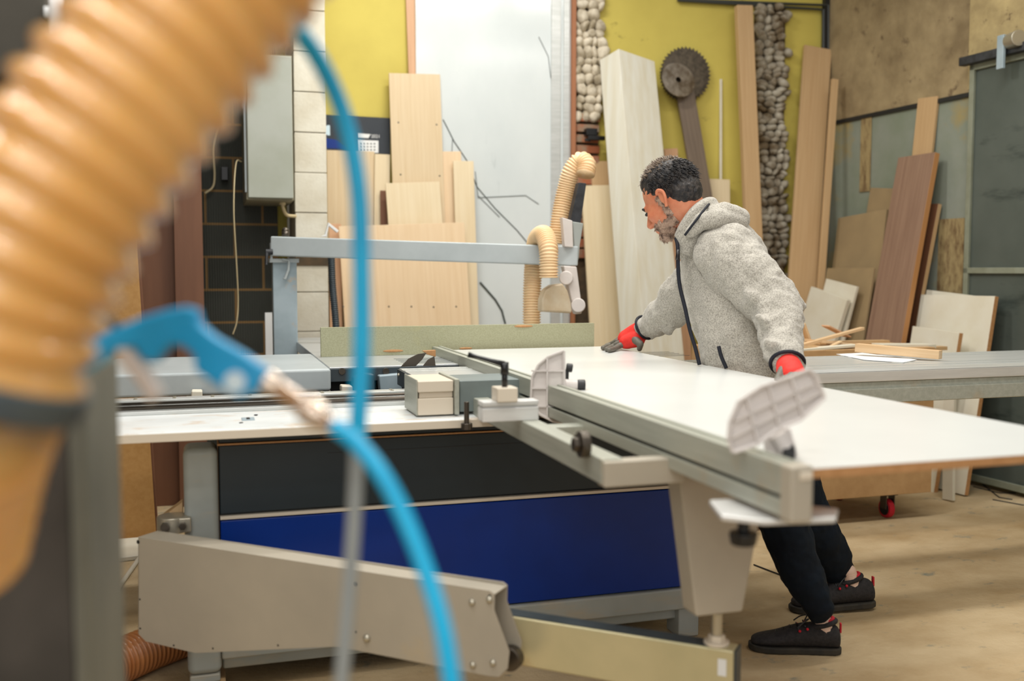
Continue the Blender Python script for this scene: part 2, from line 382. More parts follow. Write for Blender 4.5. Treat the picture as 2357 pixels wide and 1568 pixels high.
prism(bm, [(a.x, a.y, 0), (b.x, b.y, 0), (b.x, b.y, 4.2), (a.x, a.y, 4.2)], BN*.05); st(OBJ('trim_7', bm, M['copper']))
bm = BM(); a = PB(1323, 0, .0); b = PB(1378, 0, .0)
prism(bm, [(a.x, a.y, 0), (b.x, b.y, 0), (b.x, b.y, 4.2), (a.x, a.y, 4.2)], BN*.012); st(OBJ('pier_backing', bm, M['mortar']))
# stone strips
def stones(name, xl, xr, y0, y1, m, fx, seed, flat=1., n=9):
    rnd = random.Random(seed); bm = BM(); y = y0
    while y < y1:
        hgt = rnd.uniform(15, 25)*flat; x = xl(y)+rnd.uniform(-2, 5)
        while x < xr(y)-4:
            wd = rnd.uniform(14, 30)
            p = PB(x+wd/2, y+hgt/2+rnd.uniform(-3, 3), .03)
            sc = .0030
            q = bmesh.ops.create_icosphere(bm, subdivisions=2, radius=1)
            R = Euler((rnd.uniform(-.3, .3), rnd.uniform(-.5, .5)*fx, rnd.uniform(-.3, .3))).to_matrix().to_4x4()
            bmesh.ops.transform(bm, matrix=Matrix.Translation(p) @ R @ Matrix.Diagonal((wd*sc*.56, .045, hgt*sc*.60, 1)), verts=q['verts'])
            for v in q['verts']: v.co += noise.noise_vector(v.co*13)*.019
            x += wd*.93
        y += hgt*.9
    return st(OBJ(name, bm, m, smooth=True))
stones('pier_1', lambda y: 1322, lambda y: 1378, -40, 262, M['stone'], 1, 3, 1.15)
stones('pier_2', lambda y: 1733+y*.022, lambda y: 1803+(y-15)*.004, 8, 680, M['stone_r'], 1, 5, .8)
bm = BM(); a = PB(1736, 12, .0); b = PB(1806, 12, .0)
prism(bm, [(a.x, a.y, 0), (b.x+.02, b.y, 0), (b.x, b.y, a.z), (a.x, a.y, a.z)], BN*.014); st(OBJ('pier_backing_2', bm, M['mortar']))
bm = BM()
for i in range(14):
    y = 262+i*24; a = PB(1324, y, .03); b = PB(1378+random.uniform(-6, 1), y+21, .0)
    bb(bm, (a.x, a.y-.0, b.z), (b.x, b.y-.04, a.z))
st(OBJ('pier_3', bm, M['redbrick'], bevel=.006))

# ---- metal door on the right wall
def RW(x, y, off): return PR(x, y, off)
a = RW(2222, 640, .05); b = RW(2440, 640, .05)
zt = RW(2225, 152, .05).z
bm = BM(); prism(bm, [(a.x, a.y, .03), (b.x, b.y, .03), (b.x, b.y, zt), (a.x, a.y, zt)], -RN*.04)
dr = st(OBJ('door_2', bm, M['doormetal']))
bm = BM(); e = (b-a).normalized()*.035; e.z = 0
def bar(p, q, z0, z1, th): prism(bm, [(p.x, p.y, z0), (q.x, q.y, z0), (q.x, q.y, z1), (p.x, p.y, z1)], RN*th)
bar(a, a+e, .03, zt, .02); bar(a, b, zt-.04, zt, .02); bar(a, b, .03, .07, .02); bar(a, b, 1.28, 1.315, .02)
OBJ('door_frame', bm, M['doorframe'], dr, .003)
bm = BM(); p = RW(2206, 145, .12); q = RW(2400, 100, .12); q.z = p.z
prism(bm, [(p.x, p.y, p.z-.02), (q.x, q.y, q.z-.02), (q.x, q.y, q.z+.03), (p.x, p.y, p.z+.03)], -RN*.05)
tr = tag(OBJ('door_track', bm, M['blackd'], bevel=.004), 'dark horizontal sliding track above the grey metal door', 'door track')
bm = BM(); p = RW(2308, 110, .13); bb(bm, (p.x-.02, p.y-.025, p.z-.12), (p.x, p.y+.025, p.z+.07)); OBJ('hanger_plate', bm, M['greyblue'], tr, .004)
bm = BM(); cyl(bm, p+Vector((.0, -.12, .03)), p+Vector((.02, -.03, .03)), .045, n=24); OBJ('roller', bm, M['bolt'], tr, .004)
# floor seam lines and loose strings
bm = BM()
for pts in ([(1990, 1290), (1850, 1250), (1740, 1300)], ):
    pass
for pts in ([(2255, 1110), (2300, 1145), (2330, 1150)], [(2285, 1150), (2357, 1163)], [(1735, 1300), (1800, 1325)], [(2240, 1120), (2300, 1135), (2340, 1135)]):
    tube(bm, [PZ(x, y, .004) for x, y in pts], .004, 6)
bm.free()

for pts, lb in (([(2255, 1110), (2300, 1145), (2330, 1150)], 'thin dark cord on the floor ending nearest the metal door'), ([(2285, 1150), (2357, 1163)], 'thin dark cord on the floor running out at the right edge'), ([(1735, 1300), (1800, 1325)], 'thin dark cord on the floor between the tapered leg and the worker'), ([(2240, 1120), (2300, 1135), (2340, 1135)], 'thin dark cord on the floor beside the white boards')):
    bm = BM(); tube(bm, [PZ(x, y, .004) for x, y in pts], .003, 6); tag(OBJ('loose_cord', bm, M['dark']), lb, 'cord')
# ================================================================== BOARDS AGAINST WALLS
def lean(name, label, TL, TR, BL, BR, ot, ob, th, m, wall='B', cat='board', group=None, ext=True, edge=None, holes=(), bev=.002):
    P = PB if wall == 'B' else PR; N = BN if wall == 'B' else RN
    tl, tr_ = P(*TL, ot), P(*TR, ot)
    zt_, zb_ = tl.z, P(*BL, (ot+ob)/2).z
    ob = ot+(ob-ot)*(zt_-zb_)/zt_
    bl, br_ = P(*BL, ob), P(*BR, ob)
    tc_, bc = (tl+tr_)/2, (bl+br_)/2
    if ext:
        t = tc_.z/(tc_.z-bc.z); bc = tc_+(bc-tc_)*t; bc.z = .004
    L = (tc_-bc).length; zax = (tc_-bc).normalized()
    wv_ = (tr_-tl); wv_ = (wv_-zax*wv_.dot(zax)); W = wv_.length; xax = wv_.normalized(); yax = zax.cross(xax)
    Mx = Matrix((xax, yax, zax)).transposed().to_4x4(); Mx.translation = bc
    bm = BM(); bb(bm, (-W/2, 0, .0 if not ext else .004), (W/2, th, L))
    o = OBJ(name, bm, [m]+([edge] if edge else []), bevel=bev, Mx=Mx)
    if edge:
        for f in o.data.polygons:
            if abs(f.normal.x) > .5: f.material_index = 1
    tag(o, label, cat, group)
    if holes:
        bm = BM(); inv = Mx.inverted()
        for hx_, hy in holes:
            s_ = P(hx_, hy, (ot+ob)/2); c = inv @ s_
            # slide along the ray onto the front face
            d = inv.to_3x3() @ ray(hx_, hy); c = c+d*((-.0005-c.y)/d.y)
            cyl(bm, c, c+Vector((0, .003, 0)), .006, n=10)
        OBJ('screw_hole', bm, M['screwdark'], o, Mx=Mx, split=True)
    return o
# left part of back wall (in front of the wall and around the door)
lean('long_plank', 'long pinkish plank reaching up beside the white sheet door', (932, -70), (961, -70), (940, 170), (970, 170), 0.02, 0.12, .02, M['pink'])
lean('tall_board', 'tall pale wooden board with four dark screw holes', (895, 166), (1013, 173), (905, 415), (1020, 420), 0.08, 0.3, .02, M['oak'], holes=((917, 282), (1005, 287), (922, 402), (1012, 405)))
lean('wide_board', 'smooth blond board left of the others, beside the white block pillar', (752, 344), (862, 350), (752, 520), (866, 520), 0.05, 0.2, .018, M['oak'])
lean('grained_board', 'narrow streaky grained board right of the board by the pillar', (863, 353), (898, 357), (864, 515), (893, 515), 0.07, 0.24, .018, M['oak_b'])
lean('dark_strip', 'thin dark brown strip standing between the pale boards', (875, 438), (890, 439), (876, 515), (891, 515), 0.12, 0.27, .012, M['brown'])
lean('short_board', 'square-topped pale board in front of the board with screw holes', (887, 418), (1012, 422), (893, 516), (1020, 518), 0.2, 0.4, .018, M['oak_b'])
lean('narrow_board', 'narrow pinkish board leaning right of the screw-holed board', (1012, 348), (1061, 349), (1022, 517), (1066, 517), 0.1, 0.26, .018, M['beech'])
lean('slim_board', 'slim pale board rightmost of the stack before the sheet door', (1043, 370), (1090, 371), (1052, 745), (1105, 745), 0.15, 0.34, .018, M['oak_b'])
lean('dark_edge_board', 'dim brown board edge behind the plywood panel', (757, 515), (785, 515), (760, 750), (787, 750), 0.22, 0.46, .018, M['pink'])
lean('plywood_panel', 'large glossy pinkish plywood panel at the front of the stack', (779, 515), (1069, 518), (788, 745), (1089, 745), 0.3, 0.5, .02, M['beech'], cat='plywood panel', holes=((790, 706), (895, 706), (947, 706), (998, 707), (1050, 706)))
lean('small_board', 'small tan board behind the loop of the cream hose', (1360, 371), (1402, 371), (1363, 430), (1405, 430), 0.04, 0.15, .018, M['orange_pl'])
lean('pale_board', 'pale straight board left of the bleached timber box', (1338, 426), (1415, 427), (1352, 745), (1440, 745), 0.1, 0.3, .02, M['oak_b'])
lean('small_offcut_board', 'small pinkish board standing left of the dark plank', (1529, 342), (1560, 342), (1533, 400), (1564, 400), 0.04, 0.12, .018, M['pink'])
lean('low_board', 'low pale board behind the worker\'s neck', (1606, 412), (1680, 412), (1600, 700), (1692, 700), 0.06, 0.25, .02, M['oak_b'])
lean('white_stick', 'thin white stick leaning on the yellow wall', (1657.5, 182), (1662.5, 182), (1657, 420), (1662, 420), 0.01, 0.1, .012, M['whiteboard'], cat='stick')
lean('orange_plank', 'tall orange-brown plank left of the right-hand stone strip', (1697, 11), (1733, 12), (1721, 520), (1752, 520), .13, .36, .05, M['orange_pl'])
lean('oak_board', 'tall oak board standing in the corner of the yellow wall', (1852, 112), (1915, 105), (1812, 660), (1882, 668), 0.05, 0.5, .025, M['orange_pl'])
lean('oak_strip', 'narrower oak strip right of the tall corner board', (1916, 183), (1931, 180), (1884, 668), (1897, 668), .26, .52, .025, M['orange_pl'])
lean('dark_plank', 'dark grey-brown plank hanging below the saw blade', (1556, 205), (1597, 202), (1592, 410), (1632, 410), 0.08, 0.35, .025, M['darkplank'])
# bleached timber box (two faces seen)
def col(*q): return [PB(*q[0], q[1]) for q in q]
bt = [PB(1380, 138, .10), PB(1424, 112, .24), PB(1507, 141, .16)]; bt.append(bt[0]+bt[2]-bt[1])
bb_ = [PB(1430, 800, .40), PB(1487, 822, .54), PB(1574, 812, .46)]; bb_.append(bb_[0]+bb_[2]-bb_[1])
bm = BM(); lo_ = []
for t, b in zip(bt, bb_):
    k = t.z/(t.z-b.z); p = t+(b-t)*k; p.z = 0; lo_.append(p)
v0 = [bm.verts.new(p) for p in lo_]; v1 = [bm.verts.new(p) for p in bt]
for i in range(4): bm.faces.new((v0[i], v0[(i+1) % 4], v1[(i+1) % 4], v1[i]))
bm.faces.new(v1); bm.faces.new(v0[::-1])
tag(OBJ('timber_box_beam', bm, M['whitewood'], bevel=.004), 'tall bleached square timber box leaning on the yellow wall', 'timber')
# right wall stock
lean('tan_board', 'plain tan board reaching above the walnut board', (2113, 226), (2158, 222), (2100, 356), (2143, 352), 0.02, 0.12, .02, M['orange_pl'], 'R')
lean('walnut_board', 'tall walnut board with an orange raw edge', (2068, 360), (2152, 353), (1992, 775), (2078, 780), 0.1, 0.5, .04, M['walnut'], 'R', edge=M['walnut_edge'])
lean('brown_board', 'dark brown board behind the right side of the walnut board', (2098, 470), (2160, 468), (2040, 775), (2103, 778), 0.05, 0.3, .03, M['brown'], 'R', edge=M['orange_pl'])
lean('stained_sheet', 'large dull tan sheet with dark stains left of the walnut board', (1930, 495), (2040, 489), (1893, 780), (2010, 780), 0.08, 0.38, .018, M['mdf_dull'], 'R')
lean('dull_sheet', 'dull board rising behind the stained sheet', (2003, 436), (2058, 430), (1975, 600), (2030, 600), 0.03, 0.2, .018, M['mdf_dull'], 'R')
lean('lower_sheet', 'smaller tan sheet leaning in front of the stained sheet', (1903, 622), (2012, 612), (1875, 780), (1990, 790), 0.27, 0.48, .018, M['mdf_dull'], 'R')
lean('speckled_board', 'pale speckled board behind the left white square board', (1900, 648), (1974, 653), (1872, 760), (1945, 762), 0.36, 0.55, .02, M['whiteboard'], 'R')
lean('white_square_board', 'off-white square board just right of the worker', (1863, 672), (1954, 677), (1832, 770), (1925, 775), 0.42, 0.62, .03, M['whiteboard'], 'R')
lean('white_back_board', 'white board whose top edge shows behind the large white board', (2132, 672), (2240, 675), (2112, 805), (2215, 806), 0.1, 0.22, .018, M['whiteboard'], 'R')
lean('large_white_board', 'large off-white board with a brown edge near the metal door', (2120, 677), (2290, 683), (2100, 805), (2272, 806), 0.16, 0.34, .03, M['whiteboard'], 'R', edge=M['edge_wood'])
lean('small_white_board', 'small white board in front of the large white board', (2100, 755), (2209, 762), (2094, 805), (2200, 806), 0.32, 0.42, .03, M['whiteboard'], 'R', edge=M['edge_wood'])
for k, (x1, x2) in enumerate(((2180, 2200),)):
    pass
# left stock: MDF stack, brown boards
def upright(name, label, x0, x1, ytop, Y, th, m, cat='board', mat2=None, zb=0, skew=0):
    a = PY(x0, 900, Y).x; b = PY(x1, 900, Y).x; zt_ = PY((x0+x1)/2, ytop, Y).z
    bm = BM(); prism(bm, [(a, Y, zb), (b, Y, zb), (b-skew, Y+.12, zt_), (a-skew, Y+.12, zt_)], (0, th, 0))
    o = OBJ(name, bm, [m]+([mat2] if mat2 else []), bevel=.002); tag(o, label, cat); return o
upright('mdf_sheet', 'large tan fibreboard sheet standing on the left', 20, 351, 200, 5.08, .02, M['mdf'], 'fibreboard sheet', skew=.09)
upright('mdf_sheet', 'dark-edged fibreboard sheet just behind the large tan one', 40, 357, 200, 5.11, .02, M['brown'], 'fibreboard sheet', skew=.09)
upright('brown_board', 'brown board standing between the fibreboard sheet and the brick wall, left of the pair', 300, 412, 300, 5.75, .02, M['brown'], 'board')
upright('brown_board', 'brown board right next to the dark brick wall, right of the pair', 408, 474, 300, 5.70, .02, M['brown'], 'board')
bm = BM(); q = [PZ(x, y, .02) for x, y in ((100, 1255), (340, 1235), (330, 1278), (100, 1305))]
prism(bm, q, (0, 0, -.018)); tag(OBJ('floor_plank', bm, M['whiteboard'], bevel=.002), 'pale plank lying on the floor below the fibreboard sheets', 'plank')
bm = BM(); tube(bm, [PZ(322, 1283, .012), PZ(196, 1462, .012)], .010, 8)
tag(OBJ('floor_rod', bm, M['whiteboard'], smooth=True), 'thin pale rod lying on the floor left of the machine', 'rod')
bm = BM(); a = PY(610, 720, 5.95); b = PY(628, 720, 5.95); bb(bm, (a.x, 5.95, 0), (b.x+.05, 5.97, a.z))
tag(OBJ('white_panel_offcut', bm, M['white']), 'narrow white panel behind the grey boom post', 'panel')

# ================================================================== WALL ITEMS
# electrical cabinet
Yc = 5.72; a = PY(563, 120, Yc); b = PY(677, 462, Yc)
cb = thing('electrical_cabinet', (a.x, Yc, b.z), 'grey enamelled electrical cabinet mounted beside the white block pillar', 'electrical cabinet')
bm = BM(); bb(bm, (a.x-.005, Yc+.006, b.z), (b.x+.0, 6.25, a.z)); OBJ('cabinet_body', bm, M['cabside'], cb, .004)
bm = BM(); bb(bm, (a.x+.004, Yc-.02, b.z+.01), (b.x-.004, Yc+.004, a.z-.01)); cd = OBJ('cabinet_door', bm, M['cab'], cb, .006)
bm = BM(); bb(bm, (a.x-.012, Yc+.0, b.z+.04), (a.x+.0, Yc+.02, a.z-.1)); bb(bm, (a.x-.018, Yc+.01, b.z+.5), (a.x-.012, Yc+.05, b.z+.62)); OBJ('door_handle', bm, M['steel_lt'], cd, .003)
bm = BM(); tube(bm, spline([PY(650, 465, 5.9), PY(652, 480, 5.9), PY(660, 495, 5.95), PY(680, 498, 6.0)]), .010, 10); cyl(bm, PY(650, 462, 5.9), PY(650, 472, 5.9), .018)
OBJ('cable_gland', bm, M['wire'], cb, smooth=True)
bm = BM(); tube(bm, spline([PY(556, 372, 5.80), PY(543, 378, 5.75), PY(538, 480, 5.7), PY(544, 600, 5.75), PY(548, 690, 5.8), PY(545, 740, 5.8), PY(536, 770, 5.8)]), .004, 6)
tag(OBJ('hanging_wire', bm, M['wire'], smooth=True), 'thin cream wire hanging loose in front of the dark bricks', 'wire')
bm = BM(); tube(bm, spline([PY(505, 280, 6.2), PY(491, 340, 6.2), PY(494, 400, 6.2), PY(490, 430, 6.2), PY(472, 445, 6.2)]), .007, 6)
tag(OBJ('wall_cable', bm, M['wire'], smooth=True), 'cream cable curving down the dark wall beside the cabinet', 'cable')
bm = BM(); p = PY(517, 400, 6.2); bb(bm, (p.x-.02, 6.18, p.z-.04), (p.x+.02, 6.24, p.z+.04)); tag(OBJ('wall_socket', bm, M['black'], bevel=.004), 'small black socket on the dark wall left of the cabinet', 'socket')
# calendar
a = PB(749, 264, .015); b = PB(898, 356, .015); b2 = PB(898, 272, .015)
bm = BM(); prism(bm, [(a.x, a.y, PB(749, 345, .015).z), (b.x, b.y, PB(898, 356, .015).z), (b2.x, b2.y, b2.z), (a.x, a.y, a.z)], BN*.004)
ca = tag(OBJ('wall_calendar', bm, M['poster']), 'dark wall calendar with white month grid and pale round motif', 'calendar')
bm = BM(); q = [PB(x, y, .0195) for x, y in ((822, 322), (871, 324), (871, 352), (823, 352))]; prism(bm, q, BN*.001); OBJ('month_grid', bm, M['white'], ca)
bm = BM()
for i in range(1, 6):
    for j in range(1, 4):
        c = PB(822+i*8, 324+j*7, .0212); bb(bm, (c.x-.005, c.y-.0005, c.z-.004), (c.x+.005, c.y, c.z+.004))
OBJ('day_numbers', bm, M['darkblue'], ca)
bm = BM(); q = [PB(x, y, .0195) for x, y in ((823, 307), (853, 309), (848, 318), (823, 317))]; prism(bm, q, BN*.001); OBJ('month_name', bm, M['white'], ca)
bm = BM(); c = PB(757, 300, .0195); bmesh.ops.create_circle(bm, cap_ends=True, radius=.033, segments=28, matrix=Matrix.Translation(c) @ Matrix.Rotation(pi/2, 4, 'X')); OBJ('round_motif', bm, M['postglow'], ca)
bm = BM(); q = [PB(x, y, .0192) for x, y in ((750, 318), (775, 322), (800, 340), (800, 343), (750, 341))]; prism(bm, q, BN*.001); OBJ('blue_wave', bm, M['blue_panel'], ca)
def text(s_, loc, size, m, parent, Rm, name='lettering'):
    cu = bpy.data.curves.new(name, 'FONT'); cu.body = s_; cu.size = size; cu.extrude = .0005
    t = bpy.data.objects.new(name, cu); dg = bpy.context.evaluated_depsgraph_get(); COL.objects.link(t); bpy.context.view_layer.update()
    me = bpy.data.meshes.new_from_object(t.evaluated_get(bpy.context.evaluated_depsgraph_get())); bpy.data.objects.remove(t)
    o = bpy.data.objects.new(name, me); COL.objects.link(o); me.materials.clear(); me.materials.append(m)
    Mx = Rm.to_4x4(); Mx.translation = loc; o.matrix_basis = Mx; o.parent = parent; o.matrix_parent_inverse = WORLD[parent.name].inverted(); WORLD[o.name] = Mx
    return o
RB = Matrix((BU, Vector((0, 0, 1)), BN)).transposed()
text('2021', PB(854, 317, .021), .030, M['white'], ca, RB)
# black bracket
bm = BM(); p = PB(1360, 305, .10); q = PB(1393, 320, .10)
bb(bm, (p.x-.03, p.y, p.z-.02), (p.x+.05, p.y+.08, p.z+.03)); bb(bm, (p.x-.02, p.y-.01, q.z-.01), (q.x, q.y+.03, q.z+.02)); bb(bm, (p.x-.04, p.y, q.z-.02), (p.x, p.y+.02, q.z+.0))
bk_ = tag(OBJ('wall_bracket', bm, M['black'], bevel=.005), 'black latch bracket fixed on the red bricks under the left stone strip', 'bracket')
# saw blades hung on the wall
def blade(name, label, c, r, teeth, m, Rm, th=.004, hole=.015, depth=.012, cat='saw blade', parent=None):
    bm = BM(); ring = []; n = teeth*3
    for i in range(n):
        a = 2*pi*i/n; rr = r if i % 3 == 0 else (r-depth if i % 3 == 1 else r-depth*.6)
        ring.append(Vector((rr*cos(a), rr*sin(a), 0)))
    inner = [Vector((hole*cos(2*pi*i/n), hole*sin(2*pi*i/n), 0)) for i in range(n)]
    vs = [[bm.verts.new(p+Vector((0, 0, z_))) for p in L_] for z_ in (0, th) for L_ in (ring, inner)]
    for i in range(n):
        j = (i+1) % n
        bm.faces.new((vs[0][i], vs[0][j], vs[1][j], vs[1][i])); bm.faces.new((vs[2][j], vs[2][i], vs[3][i], vs[3][j]))
        bm.faces.new((vs[0][j], vs[0][i], vs[2][i], vs[2][j])); bm.faces.new((vs[1][i], vs[1][j], vs[3][j], vs[3][i]))
    Mx = Rm.to_4x4(); Mx.translation = c
    o = OBJ(name, bm, m, parent, Mx=Mx)
    if not parent: tag(o, label, cat)
    return o
M['bladed'] = mat('dark_grimy_steel', '4A443C', .4, .6, '6B6154', (30, 30, 30))
M['blades'] = mat('mirror_steel', 'CDC4B8', .28, .95, '8A7C6A', (14, 14, 14))
Rt = RB @ Matrix.Rotation(radians(-16), 3, 'X') @ Matrix.Rotation(radians(6), 3, 'Y')
blade('saw_blade', 'large dark toothed saw blade hanging at the back on the yellow wall', PB(1577, 171, .04), .192, 40, M['bladed'], RB, .006, depth=.018)
blade('saw_blade', 'dark toothed saw blade hung between the large dark one and the mirror-like disc', PB(1572, 176, .065), .176, 44, M['bladed'], RB, .005, depth=.016)
blade('saw_blade', 'small shiny mirror-like saw disc hung in front of the dark blades', PB(1561, 184, .12), .128, 48, M['blades'], Rt, .004, depth=.004, hole=.02)

# ================================================================== OVERHEAD GUARD BOOM
T = .93
p0 = PY(627, 567, 5.25); p1 = PY(1330, 590, 4.75)
bo = thing('blade_guard_boom', (p0.x, 5.25, 0), 'light grey horizontal guard boom with post, reaching over the saw table', 'guard boom')
bm = BM(); dd = (p1-p0); R_ = Matrix((dd.normalized(), Vector((0, 0, 1)).cross(dd.normalized()).normalized(), dd.normalized().cross(Vector((0, 0, 1)).cross(dd.normalized()).normalized()))).transposed()
hb = (PY(627, 544, 5.25)-PY(627, 590, 5.25)).length
box(bm, (p0+p1)/2, (dd.length, .09, hb*.98), R_); OBJ('boom_beam', bm, M['steel_lt'], bo, .008)
a = PY(627, 600, 5.25); b = PY(683, 600, 5.25)
bm = BM(); bb(bm, (a.x, 5.25, 0), (b.x, 5.25+.1, a.z)); OBJ('boom_post', bm, M['greyblue'], bo, .006)
bm = BM(); bb(bm, (a.x-.015, 5.23, a.z-.01), (b.x+.01, 5.37, a.z+.01)); bb(bm, (a.x-.012, 5.225, a.z), (a.x, 5.25, a.z+.09))
tube(bm, [PY(650, 597, 5.22), PY(665, 600, 5.22), PY(664, 620, 5.22), PY(656, 642, 5.22), PY(652, 640, 5.22)], .007, 8); OBJ('mount_bracket', bm, M['steel_lt'], bo, .002)
bm = BM(); cyl(bm, PY(612, 580, 5.2), PY(628, 580, 5.2), .014); cyl(bm, PY(614, 582, 5.19), PY(613, 610, 5.17), .009, .006); OBJ('clamp_lever', bm, M['blackd'], bo)
bm = BM(); cyl(bm, PY(657, 545, 5.25), PY(657, 533, 5.25), .019); sph(bm, PY(657, 532, 5.25), .019); OBJ('cap_knob', bm, M['screwdark'], bo, smooth=True)
bm = BM(); c = PY(734, 582, 5.19); cyl(bm, c, c+Vector((0, .02, 0)), .004); OBJ('beam_hole', bm, M['dark'], bo)
# vertical slide at the boom end
bm = BM(); prism(bm, [PY(x, y, 4.74) for x, y in ((1333, 420), (1350, 422), (1336, 520), (1312, 512))], (0, .05, 0)); OBJ('slide_column', bm, M['blackd'], bo, .003)
bm = BM(); prism(bm, [PY(x, y, 4.72) for x, y in ((1318, 510), (1343, 514), (1335, 565), (1332, 600), (1322, 570))], (0, .08, 0)); OBJ('slide_housing', bm, M['steel_grey'], bo, .004)
bm = BM(); prism(bm, [PY(x, y, 4.70) for x, y in ((1294, 500), (1318, 508), (1320, 570), (1300, 568))], (0, .04, 0)); OBJ('slide_plate', bm, M['plastic_grey'], bo, .004)
bm = BM(); prism(bm, [PY(x, y, 4.68) for x, y in ((1297, 612), (1328, 614), (1338, 690), (1340, 722), (1326, 724), (1315, 690), (1306, 650))], (0, .05, 0)); OBJ('guard_arm', bm, M['plastic_grey'], bo, .006)
bm = BM(); cyl(bm, PY(1303, 640, 4.64), PY(1303, 640, 4.72), .035); cyl(bm, PY(1331, 703, 4.62), PY(1331, 703, 4.72), .036); OBJ('roller', bm, M['plastic_grey'], bo, .006, split=True)
bm = BM(); prism(bm, [PY(x, y, 4.62) for x, y in ((1246, 718), (1247, 690), (1254, 668), (1272, 656), (1296, 652), (1308, 670), (1316, 700), (1318, 722))], (0, .07, 0)); OBJ('blade_guard', bm, M['guard'], bo, .012)
# cream suction hoses
bm = BM(); corr(bm, [PY(1224, 790, 4.86), PY(1224, 700, 4.88), PY(1226, 640, 4.9), PY(1230, 590, 4.92), PY(1236, 552, 4.86), PY(1252, 541, 4.72), PY(1262, 570, 4.62), PY(1263, 610, 4.6), PY(1263, 640, 4.6)], .044, .0135, .0045)
tag(OBJ('suction_hose', bm, M['cream_hose'], smooth=True), 'cream corrugated hose looping over the grey guard boom', 'hose')
bm = BM(); corr(bm, [PY(1282, 560, 4.86), PY(1290, 500, 4.86), PY(1302, 440, 4.86), PY(1315, 395, 4.84), PY(1335, 371, 4.82), PY(1350, 380, 4.78), PY(1347, 402, 4.76)], .045, .0135, .0045)
tag(OBJ('suction_hose', bm, M['cream_hose'], smooth=True), 'cream corrugated hose rising beside the black slide column and bending at its top', 'hose')
bm = BM(); corr(bm, [PY(762, 560, 5.7), PY(765, 650, 5.7), PY(774, 760, 5.65), PY(784, 950, 5.62), PY(790, 1150, 5.6)], .020, .012, .002, 14)
tag(OBJ('flexible_conduit', bm, M['darkblue'], smooth=True), 'dark grey flexible conduit running down beside the plywood panel', 'conduit')
bm = BM(); prism(bm, [PY(x, y, 5.8) for x, y in ((738, 545), (752, 545), (757, 520), (776, 536), (780, 531), (756, 512), (748, 540))], (0, .03, 0)); tag(OBJ('white_bracket', bm, M['white'], bevel=.002), 'small white angle bracket at the foot of the upper pillar section', 'bracket')

# ================================================================== PANEL SAW
sw = thing('panel_saw', (.8, 3.6, 0), 'large sliding panel saw with black and blue front panels', 'panel saw')
YB = 3.12
def part(name, m, parent, bev=.003, **k):
    return lambda bm: OBJ(name, bm, m, parent, bev, **k)
bm = BM(); bb(bm, (.022, YB+.02, .13), (1.62, 3.7, .765)); OBJ('machine_body', bm, M['dark'], sw, .004)
bm = BM(); bb(bm, (-.08, YB-.015, .065), (.02, YB+.12, .766)); OBJ('corner_post', bm, M['steel_grey'], sw, .022, seg=4)
bm = BM(); bb(bm, (.024, YB, .557), (1.62, YB+.02, .768)); bb(bm, (.024, YB+.002, .775), (1.62, YB+.02, .80)); bp_ = OBJ('black_panel', bm, M['black_panel'], sw, .004)
bm = BM(); bb(bm, (.35, YB-.001, .728), (1.5, YB, .730)); OBJ('panel_groove', bm, M['dark'], bp_)
bm = BM(); bb(bm, (.024, YB-.006, .541), (1.62, YB+.02, .551)); OBJ('dividing_strip', bm, M['trim_white'], sw, .001)
bm = BM(); bb(bm, (.024, YB-.001, .186), (1.62, YB+.02, .537)); OBJ('blue_panel', bm, M['blue_panel'], sw, .004)
bm = BM(); bb(bm, (.02, YB-.012, .105), (1.66, YB+.05, .182)); bb(bm, (.022, YB+.03, .06), (1.64, YB+.08, .105)); OBJ('base_rail', bm, M['steel_grey'], sw, .008)
bm = BM(); bb(bm, (-.075, YB-.012, .04), (.015, YB+.1, .066)); OBJ('post_foot', bm, M['steel_grey'], sw, .006)
bm = BM(); bb(bm, (1.57, YB, .0), (1.65, YB+.1, .11)); OBJ('corner_foot', bm, M['steel_grey'], sw, .006)
bm = BM(); bb(bm, (-.06, YB-.02, .0), (.03, YB+.1, .039)); tag(OBJ('packing_block', bm, M['orange_pl'], bevel=.002), 'wooden packing block under the left foot of the saw', 'block')
# sawdust ledge + tray
bm = BM(); bb(bm, (.02, YB-.003, .769), (1.62, 3.3, .774)); OBJ('dust_ledge', bm, M['edge_wood'], sw)
bm = BM(); prism(bm, [(-.5, 2.955, .843), (-.5, 2.95, .820), (-.5, 2.99, .81), (-.5, 3.34, .81), (-.5, 3.34, .845), (-.5, 3.02, .847)], (1.42, 0, 0)); OBJ('front_tray', bm, M['shelf'], sw, .004)
bm = BM(); bb(bm, (-.5, 2.949, .816), (.92, 2.952, .840)); OBJ('tray_lip', bm, M['trim_white'], sw, .001)
# guide rails
bm = BM(); bb(bm, (-.6, 3.30, .845), (2.6, 3.34, .858)); bb(bm, (-.6, 3.345, .856), (2.6, 3.40, .872)); bb(bm, (-.6, 3.41, .845), (2.6, 3.47, .881)); OBJ('guide_rail', bm, M['alu'], sw, .002)
bm = BM(); cyl(bm, (-.6, 3.31, .868), (2.6, 3.31, .868), .007, n=10); cyl(bm, (-.6, 3.338, .878), (2.6, 3.338, .878), .005, n=8); OBJ('guide_rod', bm, M['screwdark'], sw, smooth=True, split=True)
bm = BM()
for i in range(9): 
    for yy in (3.425, 3.455): cyl(bm, (-.35+i*.12, yy, .880), (-.35+i*.12, yy, .8835), .006, n=10)
OBJ('rail_screw', bm, M['bolt'], sw, split=True)
bm = BM(); bb(bm, (.02, 3.30, .77), (1.62, 3.7, .845)); OBJ('rail_support', bm, M['darkblue'], sw)
bm = BM(); a = PZ(572, 966, .846); bb(bm, (a.x-.02, a.y-.028, .846), (a.x+.018, a.y+.03, .849)); tl_ = OBJ('tray_latch', bm, M['greyblue'], sw, .001)
